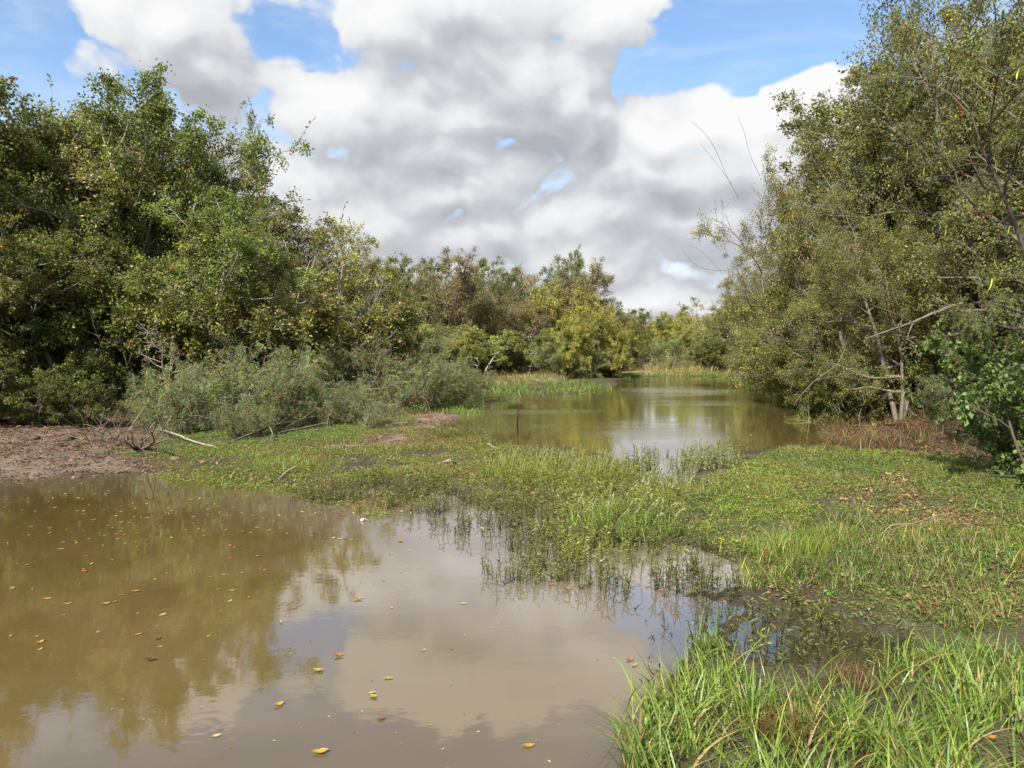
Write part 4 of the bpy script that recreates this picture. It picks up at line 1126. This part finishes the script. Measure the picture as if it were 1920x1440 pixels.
fine = [blades(rg, 9, .40, .0075, .08, .35, .4, ((BG2, 4), (BG, 3), (BGY, 3)), 5) for _ in range(6)]
with_heads(1030, 905, weed + fine, 150, .85, 1.05, 60, (.30, .31, .11), .50, 'tall yellowish-green weed clump with seed heads at the edge of the far pool', 1.35, (1.1, 1.05, .8), .15)
with_heads(1110, 905, weed, 60, .6, .85, 24, (.28, .26, .12), .42, 'lower reddish-green weed clump right of the tall yellowish one', 1.2, (1.15, .95, .8), .15)
with_heads(1165, 1000, fine, 90, .60, .95, 26, (.34, .33, .20), .38, 'grass clump with silvery white plumes leaning right, middle of the marsh', 1.0, (1, 1, .9), .45)
with_heads(1240, 945, fine, 26, .35, .7, 18, (.34, .32, .20), .32, 'small tuft with pale plumes behind the silvery plumed clump', 1.2, (1.1, 1, .9), .45)
clump('grass_tuft', 1470, 1055, fine, 42, .34, .85, 'bright grass tuft at the right end of the marsh', 'grass tuft', el=1.2, tint=(1.1, 1.1, 1))
clump('grass_tuft', 1545, 1040, fine, 40, .36, .75, 'thin grass tuft right of the brighter one beside the marsh', 'grass tuft', el=1.3, tint=(1.15, 1.1, .9))
clump('grass_tuft', 1200, 880, stk_b, 46, .32, 1.25, 'leafy weed tuft standing in the white reflection of the far pool', 'weeds', el=1.0)
clump('grass_tuft', 1330, 880, stk_b, 70, .42, 1.3, 'leafy weeds at the right of the white reflection', 'weeds', el=1.3)
clump('grass_tuft', 1290, 870, stk_b, 26, .26, 1.0, 'thin weeds between the two leafy weed tufts of the far pool', 'weeds', el=1.3)
clump('grass_tuft', 560, 880, fine, 80, .4, .62, 'bright grass patch on the olive mat left of the far pool', 'grass tuft', el=2.0, tint=(1.15, 1.2, 1))
clump('grass_tuft', 1005, 1085, stk_b, 40, .22, .75, 'leafy green tuft standing alone at the front edge of the marsh', 'weeds', el=1.3)
clump('grass_tuft', 1010, 752, hang, 44, .5, .9, 'reddish-brown grass tuft on the middle bank above the pool', 'grass tuft', el=1.6, tint=(.8, .75, .6))
clump('grass_tuft', 860, 775, far_t, 60, .5, .9, 'yellow-green rounded tuft at the left end of the far pool', 'grass tuft', el=1.5, tint=(1.3, 1.2, .9))
clump('grass_tuft', 1335, 1225, tall, 10, .08, 1.05, 'tall grass tuft with two upright blades standing over the water', 'grass tuft')
clump('grass_tuft', 1600, 1300, hang, 22, .14, .55, 'brown dead tuft among the foreground grass', 'grass tuft', tint=(.9, .8, .7))
clump('grass_tuft', 1470, 1385, hang, 24, .14, .6, 'reddish dead tuft low in the foreground grass', 'grass tuft', tint=(1.1, .8, .65))
clump('grass_tuft', 1770, 1045, ros_b, 60, .16, 1.0, 'fresh green weed patch beside the plank on the right', 'weeds', el=1.6)

# ------------------------------------------------------------------ branches, sticks, clods
def wood(name, polylines, label, cat='branch', col=(.155, .13, .10), group=None, sides=7, depth=None):
    """one fallen piece of wood: polylines of (px, py, height, radius); the first point's pixel stands on the ground"""
    bag = Bag()
    base = None
    for pts in polylines:
        P = []
        for (px, py, h, r) in pts:
            if depth:
                P.append(at_depth(px, py, depth + h)); continue
            x, y = at(px, py, h)
            P.append((x, y, h + (gz(x, y) if h < .25 else 0)))
        P = np.array(P); R = np.array([q[3] for q in pts])
        n = 14; u = np.linspace(0, len(P) - 1, n)
        Q = np.stack([np.interp(u, np.arange(len(P)), P[:, k]) for k in range(3)], -1)
        Q[1:-1] = .25 * Q[:-2] + .5 * Q[1:-1] + .25 * Q[2:]
        Q += rg.normal(0, .06, Q.shape) * R.mean() * 3
        if base is None: base = Q[0].copy()
        V, F = tubes((Q - base)[None], np.interp(u, np.arange(len(P)), R)[None] * rg.uniform(.85, 1.15, n), sides)
        bag.add(V, F, np.array(col) * rg.uniform(.85, 1.15))
    o = link(name, bag.mesh(name, [M_BARK], smooth=True), loc=base)
    return tag(o, label, cat, group)


wood('fallen_branch', [[(430, 838, .02, .02), (470, 822, .08, .03), (505, 805, .22, .03), (540, 800, .16, .03), (590, 788, .22, .025)], [(505, 805, .22, .02), (512, 822, .12, .015), (505, 842, .02, .01)]],
     'pale arching fallen branch in front of the feathery shrubs')
wood('fallen_branch', [[(520, 820, .03, .03), (580, 808, .06, .03), (640, 792, .10, .025), (690, 780, .16, .02)]], 'long straight grey branch lying under the feathery shrubs')
wood('fallen_branch', [[(300, 805, .25, .015), (330, 822, .16, .018), (360, 836, .05, .02), (412, 848, .02, .02)]], 'thin pale branch leaning down to the olive mat', col=(.28, .24, .2))
wood('dead_stump', [[(262, 850, .0, .035), (266, 838, .14, .02), (284, 818, .5, .012), (292, 800, .72, .006)], [(262, 850, .0, .03), (250, 835, .25, .012), (246, 810, .6, .006)], [(266, 852, 0, .03), (290, 838, .22, .02), (288, 820, .45, .012), (279, 803, .7, .006)],
                    [(256, 852, 0, .03), (235, 838, .24, .01), (232, 815, .55, .006)], [(268, 852, 0, .025), (300, 836, .2, .015), (318, 822, .36, .01)]],
     'cluster of cut dark stems with twigs at the edge of the red soil', 'stump', (.13, .095, .075))
wood('dead_stump', [[(345, 812, 0, .05), (346, 796, .16, .045), (338, 780, .4, .02)], [(345, 812, 0, .03), (322, 802, .14, .02), (305, 780, .46, .012)], [(345, 812, 0, .03), (362, 795, .2, .02), (380, 778, .5, .012)], [(345, 812, 0, .03), (330, 818, .06, .02), (315, 822, .02, .012)]],
     'dark forked shrub stump among the bluish leaves', 'stump', (.08, .06, .05))
wood('dead_stump', [[(228, 845, 0, .014), (226, 825, .3, .008), (230, 812, .52, .005)], [(236, 846, 0, .012), (238, 826, .3, .007), (240, 808, .55, .004)]], 'two thin bare stems left of the cut stem cluster', 'stump', (.2, .16, .12))
wood('stick', [[(971, 812, 0, .022), (970, 795, .32, .018), (972, 768, .75, .008)]], 'dark bare stick standing upright in the far pool', 'stick', (.13, .10, .07))
wood('stick', [[(914, 829, .10, .012), (925, 838, .06, .012), (938, 848, .03, .010)]], 'short pale stick lying at the edge of the far pool', 'stick', (.28, .24, .18))
wood('stick', [[(830, 878, .03, .02), (842, 874, .10, .03), (856, 879, .03, .02)], ], 'small pale knotted piece of wood on the olive mat', 'stick', (.20, .16, .12))
wood('stick', [[(520, 902, .02, .018), (540, 888, .06, .02), (556, 880, .10, .015)]], 'short grey stick at the left end of the olive mat', 'stick', (.22, .18, .14))
wood('plank', [[(1722, 1032, .02, .022), (1770, 1030, .03, .024), (1830, 1028, .02, .022)]], 'dark narrow plank lying beside the pale chips on the right', 'plank', (.13, .11, .085), sides=4)
wood('reed_stalk', [[(1650, 1020, .05, .006), (1672, 998, .18, .006), (1710, 984, .26, .006), (1765, 978, .24, .005), (1800, 985, .16, .005)], [(1650, 1015, .05, .005), (1700, 1000, .16, .005), (1770, 990, .2, .004)]], 'thin straw stalks arching over the pale chips', 'stalk', (.24, .19, .115), sides=4)
wood('dark_branch', [[(1960, 885, .35, .020), (1900, 893, .26, .016), (1860, 904, .16, .012), (1820, 914, .08, .008)], [(1880, 898, .22, .008), (1850, 893, .24, .006), (1810, 897, .16, .004)], [(1860, 904, .16, .007), (1830, 910, .2, .005), (1795, 930, .05, .004)]],
     'thin dark branch reaching in from the right edge over the grass', 'branch', (.075, .055, .045), sides=5)
wood('log', [[(2010, 1362, .03, .05), (1940, 1366, .03, .045), (1890, 1374, .03, .02)]], 'pale broken log at the right edge of the foreground', 'log', (.26, .195, .14))
wood('leaning_trunk', [[(1618, 752, .3, .085), (1600, 715, .2, .08), (1588, 672, .1, .065), (1575, 620, 0, .04)]], 'pale thin trunk leaning left on the right bank', 'trunk', (.17, .145, .115), depth=19.5)
wood('dead_branch', [[(1790, 572, .6, 0.0310), (1742, 590, .4, 0.0279), (1712, 605, .2, 0.0217), (1660, 622, .0, 0.0155), (1622, 635, -.2, 0.0074)], [(1712, 605, .2, 0.0155), (1700, 635, .2, 0.0112), (1715, 645, .1, 0.0062)], [(1712, 605, .2, 0.0124), (1685, 590, 0, 0.0074), (1630, 570, -.2, 0.0056)]],
     'bare pale forked branch across the dark of the right wood', 'branch', (.15, .13, .105), depth=15.5)
wood('dead_branch', [[(1490, 755, 0, 0.0074), (1525, 715, .2, 0.0136), (1570, 685, .4, 0.0174), (1584, 655, .6, 0.0124)], [(1570, 685, .4, 0.0112), (1583, 715, .5, 0.0074), (1600, 760, .6, 0.0074)], [(1525, 715, .2, 0.0087), (1560, 705, 0, 0.0062), (1620, 712, -.2, 0.0048)]],
     'grey dead branch hanging down to the far pool from the right bank', 'branch', (.11, .093, .073), depth=18.5)


wood('bare_shoot', [[(1385, 372, .3, 0.0099), (1362, 330, 0, 0.0074), (1340, 275, -.1, 0.0072), (1318, 245, -.1, 0.0056), (1294, 226, -.2, 0.0040)], [(1372, 345, .2, 0.0072), (1352, 318, 0, 0.0056), (1330, 290, 0, 0.0048), (1312, 268, 0, 0.0032)]],
     'long thin shoots arching out of the right canopy against the clouds', 'shoot', (.16, .13, .10), depth=24.5, sides=4)
wood('bare_shoot', [[(1425, 330, .3, 0.0074), (1405, 290, 0, 0.0072), (1395, 245, 0, 0.0056), (1382, 214, 0, 0.0032)]], 'single upright shoot right of the arching shoots in the right canopy', 'shoot', (.16, .13, .10), depth=24.5, sides=4)
wood('bare_shoot', [[(1400, 500, .4, 0.0112), (1352, 508, .1, 0.0087), (1318, 504, 0, 0.0062), (1296, 490, 0, 0.0056), (1276, 464, 0, 0.0032)], [(1352, 508, .1, 0.0062), (1335, 490, 0, 0.0064), (1312, 468, 0, 0.0040), (1290, 460, 0, 0.0032)]],
     'crooked bare branch tip reaching left over the pool, low on the right canopy', 'branch', (.17, .14, .11), depth=25, sides=4)


def clod(px, py, r, label, col, flat=.55, seed=0):
    rr = np.random.default_rng(seed); nu, nv = 12, 8
    u, v = np.meshgrid(np.linspace(0, 2 * math.pi, nu, endpoint=False), np.linspace(.05, math.pi * .98, nv))
    d = np.stack([np.cos(u) * np.sin(v), np.sin(u) * np.sin(v), np.cos(v) * flat], -1)
    k = r * (.75 + .5 * rr.random((nv, nu)))[..., None]
    V = (d * k).reshape(-1, 3); i = np.arange(nu * nv).reshape(nv, nu)
    F = np.stack([i[:-1], np.roll(i[:-1], -1, 1), np.roll(i[1:], -1, 1), i[1:]], -1).reshape(-1, 4)
    x, y = at(px, py)
    o = link('soil_clod', np_mesh('soil_clod', V, F, np.array(col) * np.ones((len(V), 1)), [M_BARK], smooth=True), loc=(x, y, gz(x, y) + r * flat * .25))
    tag(o, label, 'clod')


clod(126, 842, .16, 'dark lump of soil on the red bank at the far left', (.085, .055, .04), seed=1)
clod(65, 842, .11, 'smaller dark lump left of the big one on the red bank', (.10, .065, .045), seed=2)
clod(72, 876, .07, 'small dark lump close to the water on the red bank', (.09, .06, .045), seed=3)
clod(330, 868, .10, 'pale lump in front of the cut stem cluster', (.14, .11, .08), .4, 4)

# ------------------------------------------------------------------ yellow pods of the feathery trees
def pod_mesh():
    t = np.linspace(0, 1, 6); w = np.array([.003, .011, .013, .013, .011, .002])
    P = np.stack([.02 * np.sin(t * 2.5), np.zeros(6), -.17 * t], -1)
    L = P - np.array([1, 0, 0]) * w[:, None]; R = P + np.array([1, 0, 0]) * w[:, None]; Fp = P + np.array([0, .007, 0]); Bp = P - np.array([0, .007, 0])
    V = np.stack([L, Fp, R, Bp], 1).reshape(-1, 3); i = np.arange(24).reshape(6, 4)
    F = np.stack([i[:-1], np.roll(i[:-1], -1, 1), np.roll(i[1:], -1, 1), i[1:]], -1).reshape(-1, 4)
    return V, F


PV, PF = pod_mesh()
pods = [np_mesh('seed_pod', PV, PF, np.array(c) * np.ones((24, 1)), [M_DRY], smooth=True) for c in ((.42, .44, .07), (.50, .47, .10), (.30, .36, .06))]
bpy.context.view_layer.update()
for o in [o for o in SC.objects if o.parent is None and o.type == 'EMPTY']:
    lb = o.get('label', '')
    if 'pods at the upper right' in lb or 'yellow pods in the shade' in lb or o.name.startswith('feathery_shrub'):
        pr = 'acacia' if 'upper' in lb else ('lacy_a' if o.children[0].data.name.startswith('lacy_a') or o.children[1].data.name.startswith('lacy_a') else 'lacy_b')
        Vc = PROTO[pr]['V']
        n = 40 if pr == 'acacia' else 14
        q = rg.choice(len(Vc), n, replace=False)
        inv = o.matrix_world.inverted()
        sc = o.scale[2]
        for k in q:
            if pr != 'acacia' and Vc[k, 2] < .5: continue
            pd = link('seed_pod', pods[k % 3], o, Vc[k]); pd.scale = (1 / sc,) * 3 if pr == 'acacia' else (.75 / sc,) * 3
            pd.rotation_euler = (rg.normal(0, .25), rg.normal(0, .25), rg.uniform(0, 6.28))

# ------------------------------------------------------------------ leaves and litter on the water
def leaf_obj_mesh(seed, col, curl, asp=.55):
    rr = np.random.default_rng(seed)
    t = np.linspace(0, 1, 8); w = asp * .5 * np.sin(math.pi * np.clip(t, .0, 1) ** .8) ** .8 * (1 + rr.normal(0, .06, 8)); w[-1] = .01; w[0] = .01
    zc = curl * (t - .5) ** 2 * 2 + .015
    bend = rr.normal(0, .12) * (t - .5) ** 2
    V = []
    for k in range(8):
        V += [(t[k] - .5, -w[k] + bend[k], zc[k] + abs(w[k]) * curl), (t[k] - .5, bend[k], zc[k]), (t[k] - .5, w[k] + bend[k], zc[k] + abs(w[k]) * curl * 1.3)]
    # stalk
    V += [(-.5, .012 + bend[0], zc[0]), (-.5, -.012 + bend[0], zc[0]), (-.78, -.008 + bend[0] * 2, .01), (-.78, .008 + bend[0] * 2, .01)]
    F = []
    for k in range(7):
        for j in range(2): F.append((3 * k + j, 3 * k + j + 1, 3 * k + j + 4, 3 * k + j + 3))
    F.append((24, 25, 26, 27))
    C = np.array(col) * (1 + rr.normal(0, .12, (len(V), 1))); C[rr.random(len(V)) < .12] *= np.array([.55, .4, .35])
    return np_mesh('floating_leaf', V, F, np.clip(C, .01, .8), [M_DRY], smooth=True)


YEL, ORG, TAN, PALE, RUST, LIME, BRN = (.36, .24, .045), (.32, .145, .035), (.27, .185, .09), (.40, .33, .17), (.18, .055, .03), (.26, .29, .05), (.10, .055, .03)


def float_leaf(px, py, size, col, rz, label, group=None, curl=.18, asp=.55, seed=0, me=None):
    x, y = at(px, py)
    o = link('floating_leaf', me or leaf_obj_mesh(seed, col, curl, asp), loc=(x, y, max(gz(x, y), 0) + .003))
    o.scale = (size * .82,) * 3; o.rotation_euler = (0, 0, rz)
    return tag(o, label, 'leaf', group)


for k, a in enumerate((
        (635, 1231, .085, ORG, .3, 'curled orange-brown leaf with a dark raised tip on the near pool', .5),
        (597, 1258, .095, YEL, 2.9, 'torn yellow-orange leaf below the curled orange-brown one', .25),
        (729, 1272, .075, LIME, .1, 'flat lime-green leaf on the grey reflection', .08),
        (698, 1299, .060, PALE, .4, 'round pale yellow leaf just above the folded lime one', .06),
        (700, 1307, .075, LIME, 2.6, 'folded lime-yellow leaf under the round pale one', .3),
        (523, 1323, .080, YEL, .7, 'yellow and red leaf tilted on the dark reflection', .4),
        (716, 1349, .060, RUST, .6, 'small rusty red leaf right of the yellow and red one', .2),
        (600, 1412, .110, YEL, 3.3, 'long narrow yellow leaf with a stalk near the bottom edge', .3),
        (992, 1399, .080, YEL, .2, 'lone golden leaf at the bottom middle of the near pool', .15),
        (407, 1380, .065, PALE, .5, 'pale cream leaf beside the ripple ring at the bottom left', .1),
        (672, 1124, .100, TAN, .0, 'tan curled leaf beside the ripple ring in the middle of the near pool', .4),
        (254, 1110, .085, ORG, .3, 'bright orange-tan leaf in the middle of the brown water', .35),
        (199, 1133, .080, TAN, .5, 'tan leaf left below the bright orange-tan one', .3),
        (282, 1239, .085, BRN, .2, 'dark brown crumpled leaf on the brown water', .5),
        (1064, 1106, .095, ORG, .7, 'upright orange leaf in front of the marsh', .5),
        (1032, 1097, .070, ORG, .2, 'small orange leaf left of the upright one in front of the marsh', .3),
        (1092, 1102, .055, ORG, .1, 'tiny orange leaf between the marsh tuft and the upright leaf', .2),
        (870, 1132, .070, PALE, .1, 'pale flat leaf in the middle of the grey reflection', .1),
        (1182, 1238, .075, ORG, .4, 'orange-red leaf near the foreground grass', .25),
        (1190, 1248, .060, PALE, .8, 'cream leaf just below the orange-red one by the grass', .2),
        (752, 1015, .075, YEL, .2, 'golden leaf floating left of the marsh stems', .35),
        (638, 1011, .080, PALE, .2, 'pale leaf in the white reflection left of the golden one', .15),
        (1228, 1062, .085, YEL, .1, 'yellow-orange leaf among the marsh stems', .2),
        (1240, 1108, .075, ORG, .3, 'orange leaf in the raft of leaves at the marsh edge', .2),
        (1258, 1104, .075, TAN, .9, 'tan leaf in the raft of leaves at the marsh edge', .2),
        (1244, 1117, .065, RUST, .2, 'reddish leaf at the front of the raft at the marsh edge', .15))):
    float_leaf(a[0], a[1], a[2], a[3], a[4] + .0, a[5], curl=a[6], seed=100 + k)
for k, a in enumerate(((1778, 1133, .11, (.52, .30, .19), 1.2, 'pinkish curled leaf on the dark mud at the right'), (1786, 1078, .08, YEL, .4, 'yellow leaf on the mud left of the brown patch'), (1745, 945, .06, YEL, .4, 'small yellow leaf in the green carpet at the right'),
                       (1355, 946, .08, YEL, .5, 'orange-yellow leaf on the algae mat'), (1916, 968, .07, YEL, 1.3, 'yellow leaf at the right frame edge'), (1868, 1183, .07, PALE, .4, 'pale leaf in the grass at the right'), (1858, 1415, .08, ORG, .3, 'orange leaf in the mud at the bottom right'), (1905, 1090, .07, ORG, .5, 'orange leaf on the brown mud at the right edge'))):
    o = float_leaf(*a[:6], curl=.35, seed=200 + k); o.name = 'fallen_leaf'
# the drift of small leaves on the left half of the pool
small = [leaf_obj_mesh(300 + i, c, cu, asp) for i, (c, cu, asp) in enumerate(((YEL, .1, .6), (PALE, .15, .5), (TAN, .3, .45), (ORG, .3, .5), (YEL, .35, .35), (PALE, .4, .3), (BRN, .3, .5)))]
rl = random.Random(3); cnt = 0
while cnt < 215:
    px, py = rl.uniform(5, 800), rl.uniform(895, 1230)
    if py < 900 + max(0, 60 - px * .2) * .2: continue
    dens = math.exp(-((py - 955) / 62) ** 2) * (1 if px < 640 else .45) + (.10 if px < 450 else .02)
    if rl.random() > dens: continue
    x, y = at(px, py)
    if sdf(np.array([x]), np.array([y]), POND_NEAR)[0] > -.25: continue
    lab = ('small leaf in the drift on the brown water near the left shore' if py < 985 else 'small scattered leaf on the open brown water')
    float_leaf(px, py, rl.choice((.045, .055, .06, .07, .09)), None, rl.uniform(0, 6.28), lab, 'leaves drifting near the left shore' if py < 985 else 'leaves scattered on the brown water', me=rl.choice(small))
    cnt += 1
# dust, seeds and bits of plant drifting on the near pool
n = 2600
lo, hi = POND_NEAR.min(0), POND_NEAR.max(0)
x, y = rg.uniform(lo[0], hi[0], n), rg.uniform(lo[1], hi[1], n)
k = (sdf(x, y, POND_NEAR) < -.1) & (rg.random(n) < sstep(.40, .62, fnoise(x, y * 1.6, 1.3)))
x, y = x[k], y[k]; n = len(x)
cs = np.array([(.30, .24, .14), (.10, .07, .04), (.42, .38, .28), (.20, .20, .06)])[rg.integers(0, 4, n)]
V, F, C = leaf_quads(rg, np.stack([x, y, np.full(n, .004)], -1), np.stack([rg.normal(0, 1, n), rg.normal(0, 1, n), np.zeros(n)], -1), .022, .009, cs, .2, 9.0)
o = link('floating_specks', np_mesh('floating_specks', V, F, C, [M_DRY])); tag(o, kind='stuff')
# a scrap of white litter
V = [(-.07, -.03, .01), (-.02, .03, .05), (.03, -.02, .06), (.08, .02, .02), (-.06, .05, .03), (.0, .06, .02), (.05, .06, .05), (.09, .06, .01), (-.05, -.05, .0), (.02, -.06, .02)]
F = [(0, 1, 5, 4), (1, 2, 6, 5), (2, 3, 7, 6), (8, 9, 2, 1)]
x, y = at(680, 977)
tag(link('paper_scrap', np_mesh('paper_scrap', np.array(V) * .5, F, np.full((10, 3), .6), [M_DRY]), loc=(x, y, .004)), 'crumpled white scrap floating at the marsh edge', 'litter')
